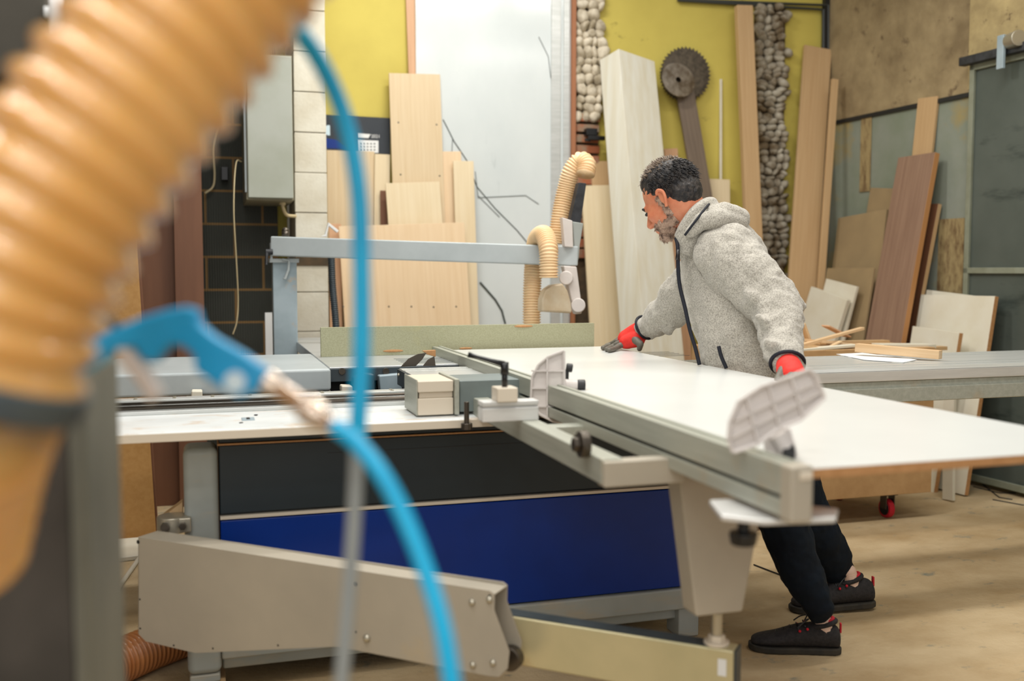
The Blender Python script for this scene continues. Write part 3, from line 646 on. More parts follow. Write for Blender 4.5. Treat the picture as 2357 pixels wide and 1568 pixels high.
bm = BM(); bb(bm, (a.x-.006, a.y-.015, .849), (a.x+.004, a.y+.018, .8505)); OBJ('latch_slot', bm, M['dark'], tl_)
bm = BM()
for x, y in ((555, 974), (589, 956)):
    c = PZ(x, y, .847); cyl(bm, c, c+Vector((0, 0, .002)), .006, n=10)
OBJ('tray_screw', bm, M['dark'], sw, split=True)
# sliding carriage
SY0, SY1 = 3.19, 3.70; SX0 = PZ(961, 870, T).x
SX1 = 4.2
sl = thing('sliding_table', (SX0, 3.45, .78), 'long aluminium sliding table carriage running to the right edge', 'sliding table')
bm = BM()
prof = [(SY0, T-.012), (SY0+.012, T), (SY1, T), (SY1, T-.02), (SY0+.03, T-.02)]
prism(bm, [(SX0, y, z_) for y, z_ in prof], (SX1-SX0, 0, 0)); 
for yy in (.06, .14, .40, .47): bb(bm, (SX0+.002, SY0+yy, T), (SX1, SY0+yy+.03, T+.0015))
OBJ('table_top', bm, M['alu'], sl, .001)
bm = BM(); prism(bm, [(SX0, SY0, T-.012), (SX0, SY0+.004, T-.052), (SX0, SY0+.02, T-.055), (SX0, SY0+.03, T-.02)], (SX1-SX0, 0, 0)); OBJ('front_lip', bm, M['alu_w'], sl, .003)
bm = BM(); prism(bm, [(SX0, SY0+.014, T-.055), (SX0, SY0+.014, T-.078), (SX0, SY0+.05, T-.078), (SX0, SY0+.05, T-.055)], (SX1-SX0, 0, 0)); OBJ('shadow_groove', bm, M['alu_d'], sl)
bm = BM(); prism(bm, [(SX0, SY0, T-.078), (SX0, SY0, T-.135), (SX0, SY0+.1, T-.135), (SX0, SY0+.1, T-.078)], (SX1-SX0, 0, 0)); OBJ('lower_profile', bm, M['alu_w'] if 0 else M['alu_d'], sl, .004)
bm = BM(); bb(bm, (SX0+.05, SY0+.08, T-.055), (SX1, SY1-.05, T-.02)); OBJ('core_profile', bm, M['alu_d'], sl)
bm = BM(); bb(bm, (SX0-.008, SY0, T-.06), (SX0, SY1, T-.002)); ep = OBJ('end_plate', bm, M['darkblue'], sl, .001)
bm = BM()
for yy, zz in ((3.22, T-.02), (3.22, T-.05), (3.5, T-.05), (3.66, T-.02)): sph(bm, (SX0-.009, yy, zz), .007, seg=10)
OBJ('end_screw', bm, M['bolt'], ep, split=True)
bm = BM(); prism(bm, [(SX0-.010, 3.29, T-.055), (SX0-.010, 3.34, T-.055), (SX0-.010, 3.315, T-.008)], (.001, 0, 0)); ws = OBJ('warning_sticker', bm, M['yel_sign'], ep)
bm = BM(); bb(bm, (SX0-.0115, 3.312, T-.048), (SX0-.0102, 3.318, T-.028)); OBJ('bolt_symbol', bm, M['black'], ws)
bm = BM(); cyl(bm, PY(945, 928, 3.17), PY(955, 929, 3.17), .018); OBJ('bumper', bm, M['black'], sl, .003)
# main cast table and left extension
a = PZ(672, 778, T); bm = BM(); bb(bm, (a.x, 3.82, T-.05), (1.70, 5.55, T)); ct = OBJ('cast_table', bm, M['cast'], sw, .003)
bm = BM()
for i in range(5): bb(bm, (a.x+.3, 3.9+i*.05, T), (2.0, 3.905+i*.05, T+.001))
OBJ('table_groove', bm, M['darkblue'], ct)
bm = BM(); bb(bm, (a.x, 3.80, T-.055), (1.3, 3.82, T-.004)); OBJ('table_apron', bm, M['darkblue'], sw, .003)
bm = BM()
for x in (787, 888): 
    c = PY(x, 855, 3.8); cyl(bm, c, c+Vector((0, -.006, 0)), .013)
OBJ('apron_bolt', bm, M['screwdark'], sw, .001, split=True)
bm = BM(); fl_, fr = PZ(226, 860, T), PZ(766, 852, T)
bb(bm, (fl_.x, 3.77, T-.085), (fr.x, 4.48, T)); OBJ('extension_table', bm, M['steel_lt'], sw, .012, seg=3)
bm = BM(); bb(bm, (fl_.x+.3, 3.80, T-.095), (fr.x, 3.86, T-.086)); OBJ('extension_bracket', bm, M['trim_white'], sw)
bm = BM(); bb(bm, (.25, 3.9, 0.05), (1.6, 4.9, T-.06)); OBJ('rear_body', bm, M['dark'], sw)
bm = BM(); bb(bm, (.05, 3.95, 0), (.1, 4.0, T-.09)); OBJ('support_leg', bm, M['cratewood'], sw, .003, split=True)
# innards below the table
for nme, pts, Yq, m in (('motor_housing', ((872, 865), (930, 860), (925, 902), (876, 902)), 3.76, 'greyblue'), ('motor_cover', ((838, 860), (862, 862), (863, 902), (812, 902), (815, 870)), 3.74, 'darkblue'), ('mount_block', ((786, 888), (812, 889), (812, 904), (786, 904)), 3.70, 'trim_white'), ('mount_block', ((440, 900), (466, 900), (466, 925), (440, 925)), 3.7, 'whiteboard')):
    bm = BM(); prism(bm, [PY(x, y, Yq) for x, y in pts], (0, .06, 0)); OBJ(nme, bm, M[m], sw, .006)
# scoring / riving knives
bm = BM(); prism(bm, [PY(x, y, 3.74) for x, y in ((922, 845), (940, 826), (962, 815), (982, 812), (972, 828), (957, 843))], (0, .004, 0)); OBJ('riving_knife', bm, M['screwdark'], sw, .001)
bm = BM(); prism(bm, [PY(x, y, 3.72) for x, y in ((973, 843), (985, 828), (1000, 820), (1003, 843))], (0, .004, 0)); OBJ('saw_blade', bm, M['screwdark'], sw, .001)
bm = BM(); prism(bm, [PY(x, y, 3.755) for x, y in ((973, 808), (1003, 806), (1003, 822), (983, 816))], (0, .02, 0)); OBJ('knife_guard', bm, M['edge_wood'], sw, .001)
# pivot bracket of the swing arm
bm = BM(); c = PY(397, 1200, 3.12); cyl(bm, c+Vector((0, 0, -.03)), c+Vector((0, 0, .018)), .045, n=28); bb(bm, (c.x, 3.08, c.z-.028), (-.06, 3.16, c.z+.016)); OBJ('pivot_bracket', bm, M['bolt'], sw, .004)
bm = BM(); cyl(bm, c+Vector((-.02, -.06, -.005)), c+Vector((-.02, -.03, -.005)), .013, n=6); cyl(bm, c+Vector((.03, -.06, -.005)), c+Vector((.03, -.03, -.005)), .011, n=6); OBJ('pivot_bolt', bm, M['screwdark'], sw, split=True)
bm = BM(); prism(bm, [PY(x, y, 3.16) for x, y in ((372, 1192), (421, 1155), (421, 1195), (400, 1206))], (0, .05, 0)); OBJ('pivot_plate', bm, M['orange_pl'], sw, .003)

# green board standing on the table
Yg = 4.27*.0+PZ(738, 822, T).y
a = PY(738, 753, Yg); b = PY(1368, 745, Yg)
bm = BM(); bb(bm, (a.x, Yg, T), (b.x, Yg+.019, (a.z+b.z)/2)); gb = tag(OBJ('green_board', bm, M['green_mdf'], bevel=.001), 'green moisture-resistant board standing on edge across the saw table', 'board')
bm = BM()
for x, y, rx, rz in ((905, 808, .045, .006), (1205, 751, .045, .006), (1072, 802, .03, .005)):
    c = PY(x, y, Yg); sph(bm, (c.x, Yg, c.z), (rx, .004, rz))
OBJ('slot_mark', bm, M['edge_wood'], gb, smooth=True)

# ================================================================== OUTRIGGER
BT = .949; FT = .965; FX = PZ(1820, 1076, FT).x
fn, ff = PZ(1820, 1076, FT).y, PZ(995, 797, FT).y
FB = FT-.093
og = thing('outrigger_table', (1.0, 2.2, .47), 'grey crosscut outrigger frame with tapered leg under the white panel', 'outrigger table')
# frame beams: left face
zf = .90; A = PZ(1065, 912, zf); B = PZ(1385, 1045, zf)
lx = (A.x+B.x)/2; zb = PX(1385, 1118, lx).z
A.y = PX(1065, 912, lx).y
B.y = PX(1385, 1045, lx).y
bm = BM(); bb(bm, (lx, B.y, zb), (lx+.05, A.y+.03, zf)); OBJ('side_beam', bm, M['alu_d'], og, .004)
rx = PY(1552, 1110, B.y).x
bm = BM(); bb(bm, (lx+.002, B.y-.012, zb-.004), (rx+.02, B.y+.03, zf-.005)); OBJ('end_beam', bm, M['dustgrey'], og, .004)
bm = BM(); bb(bm, (rx+.15, B.y, zb), (rx+.20, A.y-.1, zf)); bb(bm, (lx+.05, B.y+.5, zb+.02), (rx+.15, B.y+.55, zf-.01)); bb(bm, (lx+.05, A.y-.3, zb+.02), (rx+.15, A.y-.25, zf-.01)); OBJ('cross_beam', bm, M['alu_d'], og, .004, split=True)
# tapered leg
LY = 2.00
q = [PY(x, y, LY) for x, y in ((1556, 1100), (1800, 1100), (1710, 1411), (1603, 1420))]
q[1].z = q[0].z = zf-.005; q[1].x = PY(1752, 1195, LY).x+.03; q[2].z = q[3].z = (q[2].z+q[3].z)/2
bm = BM(); prism(bm, q, (0, .07, 0)); OBJ('tapered_leg', bm, M['dustgrey'], og, .006)
pc = PY(1650, 1420, LY+.035)
bm = BM(); cyl(bm, (pc.x, LY+.035, pc.z+.01), (pc.x, LY+.035, pc.z-.07), .0125, n=20); OBJ('leg_pin', bm, M['bolt'], og, .001)
# bolt clamps on side beam
c = PX(1352, 1022, lx-.001)
bm = BM(); cyl(bm, c, c+Vector((-.02, 0, 0)), .030, n=24); cyl(bm, c+Vector((-.02, 0, 0)), c+Vector((-.034, 0, 0)), .018, n=6); OBJ('clamp_knob', bm, M['screwdark'], og, .003)
c = PY(1075, 960, A.y-.03); c.x += .0
bm = BM(); q0 = PY(1074, 955, 2.925); z1 = PY(1074, 986, 2.925).z; cyl(bm, (q0.x, 2.925, zf), (q0.x, 2.925, z1), .008, n=14); cyl(bm, (q0.x, 2.925, z1-.004), (q0.x, 2.925, z1+.016), .018, n=10); OBJ('levelling_bolt', bm, M['screwdark'], og, .002)
# link between sled and frame : stub plates
bm = BM(); x0 = PY(1050, 900, 3.1).x; bb(bm, (SX0+.14, 3.15, T-.16), (SX0+.165, 3.19, T-.01)); OBJ('slide_clamp', bm, M['dustgrey'], og, .003)
# sled block in front (white profile with lid)
BK = PZ(1000, 957, .850).y
bx0, bx1 = PY(962, 900, BK).x, PY(1044, 900, BK).x
bz = [PY(1000, y, BK).z for y in (877, 903, 915, 956)]
bm = BM(); bb(bm, (bx0, BK, bz[1]), (bx1, 3.2, bz[0])); bb(bm, (bx0, BK+.002, bz[3]), (bx1, 3.2, bz[2]-.003)); bb(bm, (bx0+.005, BK+.01, bz[2]-.003), (bx1, 3.2, bz[1])); OBJ('carriage_block', bm, M['trim_white'], sl, .003)
bm = BM(); bb(bm, (bx0-.004, BK+.004, bz[3]), (bx0, 3.2, bz[0]+.004)); OBJ('block_side', bm, M['alu_d'], sl, .001)
bm = BM(); bb(bm, (bx1+.002, BK-.01, bz[3]), (bx1+.016, 3.22, bz[0]+.004)); OBJ('carriage_bracket', bm, M['alu_d'], sl, .002)
bm = BM(); bb(bm, (bx1+.022, BK+.01, bz[3]+.005), (bx1+.25, 3.2, bz[0]-.004)); OBJ('bracket_panel', bm, M['steel_dk'], sl, .003)

# crosscut fence
fe = thing('crosscut_fence', (FX, fn, FB), 'long grey aluminium crosscut fence with two flip stops', 'fence')
bm = BM(); bb(bm, (FX+.004, fn+.03, FT-.057), (FX+.04, ff, FT-.002)); bb(bm, (FX, fn+.03, FT-.055), (FX+.012, ff, FT)); bb(bm, (FX+.028, fn+.03, FT-.05), (FX+.04, ff, FT+.002)); OBJ('upper_profile', bm, M['alu_d'], fe, .002)
bm = BM(); bb(bm, (FX+.014, fn+.03, FT-.065), (FX+.034, ff, FT-.054)); OBJ('groove', bm, M['dark'], fe)
bm = BM(); bb(bm, (FX, fn+.03, FB), (FX+.04, ff, FT-.063)); OBJ('lower_profile', bm, M['alu_d'], fe, .002)
bm = BM(); bb(bm, (FX-.001, fn-.005, FB-.006), (FX+.044, fn+.034, FT+.002)); OBJ('end_cap', bm, M['dustgrey'], fe, .007)
c = PY(1856, 1095, fn-.006)
bm = BM(); bb(bm, (c.x-.012, fn-.008, c.z-.008), (c.x+.012, fn, c.z+.006)); OBJ('end_slot', bm, M['trim_white'], fe, .002)
# white plate and knob below near end
bm = BM()
for sx_, ex in ((0, 0),):
    q = [PZ(x, y, FB-.01) for x, y in ((1632, 1150), (1700, 1146), (1930, 1170), (1925, 1190), (1760, 1196), (1660, 1185))]
    prism(bm, q, (0, 0, -.012))
OBJ('white_plate', bm, M['alu_w'], fe, .004)
c = PZ(1712, 1190, FB-.022)
bm = BM(); cyl(bm, c, c+Vector((0, 0, -.03)), .011); cyl(bm, c+Vector((0, 0, -.028)), c+Vector((0, 0, -.052)), .028, .024, n=10); OBJ('star_knob', bm, M['black'], fe, .004)
# white stop rail crossing in front of the frame
RY = PX(1201, 971, lx).y
def ry(y): return max(PY(1150, y, RY).z, zf)
ra, rb_ = PY(1111, 950, RY).x, PY(1240, 950, RY).x
bm = BM(); bb(bm, (ra, RY, ry(972)), (rb_, RY+.05, ry(940))); bb(bm, (ra+.004, RY+.006, ry(940)), (rb_, RY+.05, ry(935))); bb(bm, (ra, RY, ry(935)), (rb_, RY+.05, ry(925))); OBJ('stop_rail', bm, M['alu_w'], fe, .002)
# clamp block + lever
ca0, ca1 = PY(1143, 905, RY).x, PY(1190, 905, RY).x
bm = BM(); bb(bm, (ca0, RY-.01, ry(926)), (ca1, RY+.05, ry(893))); cbk = OBJ('clamp_block', bm, M['trim_white'], fe, .003)
c = Vector(((ca0+ca1)/2, RY+.02, ry(895)))
bm = BM(); cyl(bm, c, c+Vector((0, 0, .05)), .008, n=14); cyl(bm, c+Vector((0, 0, .035)), c+Vector((0, 0, .068)), .011, n=14)
tube(bm, [c+Vector((0, 0, .062)), c+Vector((-.035, .01, .072)), c+Vector((-.07, .02, .082)), c+Vector((-.092, .03, .088))], [.009, .006, .005, .008], 10); OBJ('clamp_lever', bm, M['black'], cbk, smooth=True)
# flip stops
def flip(cpx, outline, dep_rot, label=None, ribs=()):
    Xc = FX-.004
    pts = [PD(x, y, dep_rot(x, y)) for x, y in outline]
    return pts
def rib_plate(parent, outline, dep, nx, ny, ax0, ax1, ay0, ay1):
    """thin plate with raised rim and rib grid; plane faces the camera side, ax*/ay* = pixel lines of ribs"""
    nrm = (PD(outline[0][0], outline[0][1], dep)-PD(outline[2][0], outline[2][1], dep)).cross(PD(outline[1][0], outline[1][1], dep)-PD(outline[2][0], outline[2][1], dep)).normalized()
    if nrm.dot(FW) > 0: nrm = -nrm
    bm = BM(); P_ = [PD(x, y, dep) for x, y in outline]; prism(bm, P_, -nrm*.003)
    pl_ = OBJ('flip_stop', bm, M['plastic_grey'], parent)
    bm = BM(); n = len(P_)
    for i in range(n):
        a, b = P_[i], P_[(i+1) % n]; tube(bm, [a+nrm*.005, b+nrm*.005], .0045, 4)
        prism(bm, [a-nrm*.002, b-nrm*.002, b+nrm*.010, a+nrm*.010], (b-a).cross(nrm).normalized()*.003)
    for (x0, y0), (x1, y1) in ax0+ay0:
        a, b = PD(x0, y0, dep), PD(x1, y1, dep); prism(bm, [a-nrm*.001, b-nrm*.001, b+nrm*.009, a+nrm*.009], (b-a).cross(nrm).normalized()*.0045)
    OBJ('rib_grid', bm, M['plastic_grey'], pl_)
    return pl_
o1 = [(1298, 808), (1262, 822), (1240, 840), (1225, 868), (1222, 935), (1245, 955), (1275, 970), (1298, 972)]
d1_ = (PX(1260, 900, FX).y*cos(YAW)+FX*sin(YAW))+.06
rib_plate(fe, o1, d1_-.04, 0, 0, [((1223, 852), (1298, 852)), ((1223, 892), (1298, 892)), ((1223, 934), (1298, 934))], 0, [((1261, 822), (1261, 963))], 0)
o2 = [(1860, 852), (1820, 868), (1750, 892), (1700, 925), (1680, 970), (1676, 1012), (1686, 1040), (1740, 1022), (1790, 985), (1840, 965), (1895, 915), (1875, 866)]
d2_ = (PX(1780, 950, FX).y*cos(YAW)+FX*sin(YAW))+.09
rib_plate(fe, o2, d2_+.02, 0, 0, [((1688, 965), (1868, 880)), ((1680, 1005), (1885, 900))], 0, [((1720, 912), (1745, 1018)), ((1770, 884), (1795, 980)), ((1822, 868), (1848, 955))], 0)
# stop arms & black rollers behind
def stoparm(x, y, x2, y2, dep):
    bm = BM(); a, b = PD(x, y, dep), PD(x2, y2, dep)
    tube(bm, [a, b], [.016, .014], 14); OBJ('stop_arm', bm, M['plastic_grey'], fe, .003)
    bm = BM(); cyl(bm, b-RT*.012, b+RT*.012, .017, n=18); OBJ('stop_roller', bm, M['black'], fe, .004)
stoparm(1300, 885, 1338, 887, d1_-.02)
bm = BM(); cyl(bm, PD(1303, 846, d1_), PD(1318, 848, d1_), .013, n=16); cyl(bm, PD(1303, 850, d1_), PD(1302, 880, d1_), .009, n=12); OBJ('stop_knob', bm, M['black'], fe, .003)
stoparm(1790, 1000, 1812, 1042, d2_+.03)
bm = BM(); prism(bm, [PD(x, y, d2_+.04) for x, y in ((1775, 990), (1820, 985), (1835, 1035), (1845, 1070), (1770, 1060), (1765, 1020))], FW*.03); OBJ('stop_bracket', bm, M['plastic_grey'], fe, .004)

# white laminated board being cut
bx = PZ(1873, 888, BT).x; y0 = PZ(1881, 1079, BT).y
bm = BM(); bb(bm, (FX+.041, y0, BT-.0175), (bx, Yg-.03, BT-.0008)); wb = OBJ('laminated_board', bm, [M['edge_wood']], None, .001)
tag(wb, 'large white laminated panel lying on the saw table beside the fence', 'panel')
bm = BM(); bb(bm, (FX+.0415, y0+.0005, BT-.0007), (bx-.0005, Yg-.0305, BT)); OBJ('laminate_face', bm, M['whitelam'], wb)

# swing arm
az = .53
aL, aR = PZ(315, 1238, az), PZ(1137, 1361, az)
ad = (aR-aL).normalized(); an = Vector((ad.y, -ad.x, 0)).normalized()
if an.y > 0: an = -an
def PA(x, y, off=0): return PL(x, y, aL+an*off, an)
outl = [(318, 1236), (1128, 1360), (1138, 1368), (1137, 1405), (1172, 1500), (1168, 1540), (1148, 1559), (1125, 1557), (774, 1489), (450, 1504), (335, 1477), (318, 1460)]
sa = thing('swing_arm', (aL.x, aL.y, .3), 'big beige-grey sheet metal swing arm in front of the blue panel', 'swing arm')
bm = BM(); prism(bm, [PA(x, y) for x, y in outl], -an*.004); OBJ('front_plate', bm, M['dustgrey'], sa, .001)
tk = .072
bm = BM(); prism(bm, [PA(*outl[0]), PA(*outl[2]), PA(*outl[2])-an*tk, PA(*outl[0])-an*tk], (0, 0, -.004)); OBJ('top_flange', bm, M['dustgrey'], sa, .002)
bm = BM(); prism(bm, [PA(x, y)-an*tk for x, y in outl], -an*.004); OBJ('back_plate', bm, M['dustgrey'], sa, .001)
bm = BM(); e0, e1 = PA(*outl[0]), PA(*outl[11]); prism(bm, [e0, e1, e1-an*tk, e0-an*tk], ad*.004); OBJ('end_flange', bm, M['dustgrey'], sa, .001)
bm = BM()
for x, y in ((1087, 1387), (1127, 1381), (1089, 1531), (1135, 1526), (845, 1469)):
    c = PA(x, y); sph(bm, c, .009 if x != 845 else .011, seg=12)
OBJ('bolt_head', bm, M['bolt'], sa, smooth=True, split=True)
bm = BM()
for x, y, r in ((318, 1248, .006), (820, 1345, .006), (820, 1455, .003), (1127, 1372, .004), (322, 1380, .003), (323, 1447, .003), (400, 1486, .003), (490, 1493, .003), (640, 1486, .003)):
    c = PA(x, y); cyl(bm, c+an*.0005, c-an*.002, r, n=10)
OBJ('screw_hole', bm, M['dark'], sa, split=True)
# telescopic tube
tz = PY(1650, 1482, LY+.035).z
t0, t1 = PZ(1150, 1415, tz), PZ(1690, 1500, tz)
td = (t1-t0).normalized(); tn = Vector((td.y, -td.x, 0)); tn = -tn if tn.y > 0 else tn
hgt = .125
s0 = t0-td*.5
bm = BM(); prism(bm, [s0, t1, t1+Vector((0, 0, -hgt)), s0+Vector((0, 0, -hgt))], -tn*.055); tt = OBJ('telescopic_tube', bm, M['zinc'], sa, .006)
bm = BM(); prism(bm, [s0-tn*.004+Vector((0, 0, .0005)), t1-tn*.004-td*.06+Vector((0, 0, .0005)), t1-tn*.05-td*.06+Vector((0, 0, .0005)), s0-tn*.05+Vector((0, 0, .0005))], (0, 0, .001)); OBJ('tube_top', bm, M['darkblue'], tt)
bm = BM(); e = t1+td*.001; prism(bm, [e, e-tn*.055, e-tn*.055+Vector((0, 0, -hgt)), e+Vector((0, 0, -hgt))], td*.004); OBJ('tube_end_cap', bm, M['darkblue'], tt, .001)
bm = BM()
c = PL(1661, 1535, t0+tn*.0006, tn); prism(bm, [c+td*.011+Vector((0, 0, -.022)), c+td*.011+Vector((0, 0, .018)), c-td*.009+Vector((0, 0, .018)), c-td*.009+Vector((0, 0, -.022))], tn*.0006); OBJ('paper_sticker', bm, M['white'], tt)
bm = BM(); cyl(bm, (pc.x, LY+.035, tz), (pc.x, LY+.035, tz+.022), .020, n=6); cyl(bm, (pc.x, LY+.035, tz), (pc.x, LY+.035, tz+.008), .03, n=20); OBJ('pin_nut', bm, M['trim_white'], tt, .002)
c = PA(1170, 1520, -.04); bm = BM(); cyl(bm, c, c-an*.03, .030, n=24); OBJ('arm_roller', bm, M['screwdark'], sa, .003)
# copper coloured hose on the floor
bm = BM(); corr(bm, [PZ(60, 1700, .07), PZ(210, 1560, .07), PZ(300, 1512, .07), PZ(420, 1465, .07), PZ(520, 1440, .07)], .066, .018, .006, 32)
tag(OBJ('floor_hose', bm, M['copper_hose'], smooth=True), 'copper-brown ribbed suction hose lying on the floor at lower left', 'hose')

# ================================================================== CRATE, SCRAPS, BEHIND SLED
cr = thing('wheeled_crate', (2.9, 4.5, 0), 'low fibreboard crate on castors behind the sliding table', 'crate')
ct_ = .90
bm = BM(); bb(bm, (2.5, 4.3, .135), (3.62, 4.85, ct_)); OBJ('crate_body', bm, M['cratewood'], cr, .003)
def castor(x, y):
    bm = BM(); bb(bm, (x-.035, y-.035, .125), (x+.035, y+.035, .135)); bb(bm, (x-.028, y-.02, .05), (x-.022, y+.03, .125)); bb(bm, (x+.022, y-.02, .05), (x+.028, y+.03, .125)); f = OBJ('castor', bm, M['screwdark'], cr, .002)
    bm = BM(); cyl(bm, (x-.016, y+.01, .05), (x+.016, y+.01, .05), .05, n=28); OBJ('castor_tyre', bm, M['red'], f, .006)
    bm = BM(); cyl(bm, (x-.019, y+.01, .05), (x+.019, y+.01, .05), .036, n=28); OBJ('castor_hub', bm, M['black'], f, .003)
c = PZ(2105, 1168, 0)
castor(3.40, 4.36); castor(2.65, 4.36); castor(3.40, 4.78); castor(2.65, 4.78)
def stick(pts, th, wd, m, label, name='wood_scrap', cat='wood scrap', group=None, Y=None):
    (x0, y0_), (x1, y1_) = pts[0], pts[1]; Y0, Y1 = Y
    a, b = PY(x0, y0_, Y0), PY(x1, y1_, Y1); d = (b-a); Lg = d.length; xa = d.normalized(); ya = Vector((0, 0, 1)).cross(xa).normalized(); za = xa.cross(ya)
    Mx = Matrix((ya, za, xa)).transposed().to_4x4(); Mx.translation = a
    bm = BM(); bb(bm, (-wd/2, -th/2, 0), (wd/2, th/2, Lg)); tag(OBJ(name, bm, m, bevel=.001, Mx=Mx), label, cat, group)
g_ = 'wood scraps piled behind the sliding table'
for pts, th, wd, m, Yy, lb in (
    (((1842, 800), (1992, 812)), .02, .05, 'scrap', (4.35, 4.45), 'flat scrap strip at the bottom of the scrap pile'),
    (((1838, 797), (1985, 756)), .014, .03, 'scrap', (4.4, 4.5), 'thin pale stick slanting up to the right across the scrap pile'),
    (((1840, 806), (1968, 795)), .012, .06, 'whiteboard', (4.33, 4.36), 'white strip lying at the front of the scrap pile'),
    (((1895, 788), (2110, 795)), .016, .05, 'orange_pl', (4.5, 4.5), 'long brownish strip at the back of the scrap pile'),
    (((1846, 745), (1862, 790)), .012, .05, 'scrap', (4.5, 4.5), 'short stick standing upright at the left of the scrap pile'),
    (((1880, 790), (2040, 786)), .016, .06, 'orange_pl', (4.6, 4.6), 'orange-brown strip under the slanting stick'),
    (((1900, 750), (1950, 775)), .008, .07, 'pink', (4.55, 4.55), 'curved brown offcut sticking up in the middle of the pile'),
    (((1862, 808), (1970, 806)), .018, .04, 'pink', (4.42, 4.45), 'dark pinkish strip low in the scrap pile'),
    (((1895, 806), (1935, 786)), .008, .02, 'scrap', (4.36, 4.4), 'small splinter leaning in the scrap pile'),
    (((1845, 782), (1990, 796)), .012, .035, 'scrap', (4.45, 4.4), 'thin strip crossing the middle of the scrap pile'),
    (((2020, 796), (2140, 796)), .02, .10, 'whiteboard', (4.40, 4.40), 'white-faced offcut behind the square pale beam'),
    (((2120, 803), (2172, 801)), .02, .06, 'orange_pl', (4.45, 4.45), 'small brown block behind the end of the square pale beam')):
    stick(pts, th, wd, M[m], lb, group=g_, Y=Yy)
a, b = PZ(1972, 813, T+.0), PZ(2158, 836, T)
stick([(1972, 800), (2165, 817)], .035, .04, M['scrap'], 'square pale wooden beam lying on the sliding table', 'wooden_beam', 'wooden beam', Y=(3.66, 3.36))
bm = BM(); q = [PZ(x, y, T+.004) for x, y in ((1925, 815), (1985, 812), (2110, 828), (2080, 834), (1990, 828))]; prism(bm, q, (0, 0, -.002)); tag(OBJ('paper_sheet', bm, M['white']), 'white sheet of paper lying on the sliding table under the pale beam', 'paper')
# vertical boards seen below the sled by the crate
lean('low_white_board', 'white board edge-on below the sliding table right of the crate', (2172, 870), (2196, 870), (2172, 1100), (2190, 1100), .48, .52, .02, M['whiteboard'], 'R')

# ================================================================== FOREGROUND
bm = BM(); corr(bm, [PD(760, -400, .86), PD(575, -150, .83), PD(382, 100, .81), PD(172, 385, .79), PD(25, 640, .78), PD(-45, 850, .78)], .0755, .030, .005, 40, .9, 10)
tag(OBJ('dust_hose', bm, M['amber_hose'], smooth=True), 'huge blurred amber corrugated dust hose crossing the upper left foreground', 'dust hose')
bm = BM(); P_ = [PD(-35, 830, .78), PD(-65, 905, .78)]; tube(bm, P_, .083, 40); rg = tag(OBJ('hose_clamp', bm, M['ring'], bevel=.004), 'dark blue-grey collar clamping the end of the amber hose', 'hose clamp')
bm = BM(); cyl(bm, PD(160, 800, .86), PD(160, 850, .86), .016); OBJ('clamp_screw', bm, M['dark'], rg, .003)
bm = BM(); corr(bm, [PD(-80, 930, .80), PD(-110, 1050, .84), PD(-140, 1250, .9)], .07, .03, .006, 32)
tag(OBJ('lower_hose', bm, M['amber_hose'], smooth=True), 'amber hose piece continuing below the collar at the left edge', 'hose')
a = PD(-250, 900, 1.12); b = PD(150, 900, 1.12); b3 = PD(196, 900, 1.14)
ps = thing('machine_post', (b.x, b.y, 0), 'blurred grimy dark machine post in the lower left foreground', 'machine post')
zt_ = PD(100, 868, 1.12).z
bm = BM(); prism(bm, [(a.x, a.y, 0), (b.x, b.y, 0), (b.x+.02, b.y+.2, 0), (a.x+.02, a.y+.2, 0)], (0, 0, zt_)); OBJ('post_box', bm, M['postf'], ps, .004)
bm = BM(); prism(bm, [(b.x, b.y, 0), (b3.x, b3.y, 0), (b3.x+.02, b3.y+.2, 0), (b.x+.02, b.y+.2, 0)], (0, 0, zt_+.005)); OBJ('post_edge', bm, M['postedge'], ps, .008)
# air gun
gd = 1.02
gun = thing('air_blow_gun', PD(400, 800, gd), 'bright blue air blow gun hanging from a hook in the foreground', 'air gun')
gp = [(160, 845), (185, 800), (240, 765), (330, 728), (385, 712), (432, 704), (448, 712), (455, 745), (490, 775), (560, 815), (612, 853), (608, 888), (548, 918), (500, 890), (445, 852), (445, 820), (420, 798), (390, 792), (372, 812), (352, 836), (322, 826), (308, 798), (270, 805), (225, 838), (185, 862)]
gn = FW
bm = BM(); prism(bm, [PD(x, y, gd-.011) for x, y in gp], gn*.024); OBJ('gun_body', bm, M['blue_gun'], gun, .006, seg=3)
bm = BM(); tube(bm, spline([PD(190, 800, gd), PD(195, 765, gd), PD(225, 738, gd), PD(262, 742, gd), PD(268, 765, gd)]), .0042, 10); OBJ('hanging_hook', bm, M['dark'], gun, smooth=True)
bm = BM(); tube(bm, spline([PD(282, 800, gd), PD(300, 825, gd), PD(335, 870, gd), PD(362, 915, gd)]), [.010]*37, 12); OBJ('air_nozzle', bm, M['plastic_grey'], gun, smooth=True)
bm = BM(); cyl(bm, PD(608, 872, gd), PD(640, 893, gd), .012, n=20); cyl(bm, PD(640, 893, gd), PD(700, 935, gd-.01), .0095, n=20); cyl(bm, PD(700, 935, gd-.01), PD(745, 965, gd-.015), .015, n=20); cyl(bm, PD(745, 965, gd-.015), PD(775, 985, gd-.02), .010, n=16); OBJ('hose_coupling', bm, M['chrome'], gun, .003)
bm = BM()
c = PD(540, 880, gd-.013); cyl(bm, c, c+gn*.002, .011, n=16); OBJ('body_mark', bm, M['postglow'], gun)
bm = BM(); P_ = resample(spline([PD(768, 980, 1.0), PD(820, 1020, .98), PD(880, 1095, .96), PD(935, 1200, .95), (PD(985, 1330, .94)), PD(1022, 1460, .93), PD(1050, 1640, .92)]), .006)
tube(bm, P_, .0088, 14); tag(OBJ('air_hose', bm, M['blue_hose'], smooth=True), 'blurred blue air hose curving from the gun coupling to the bottom edge', 'air hose')
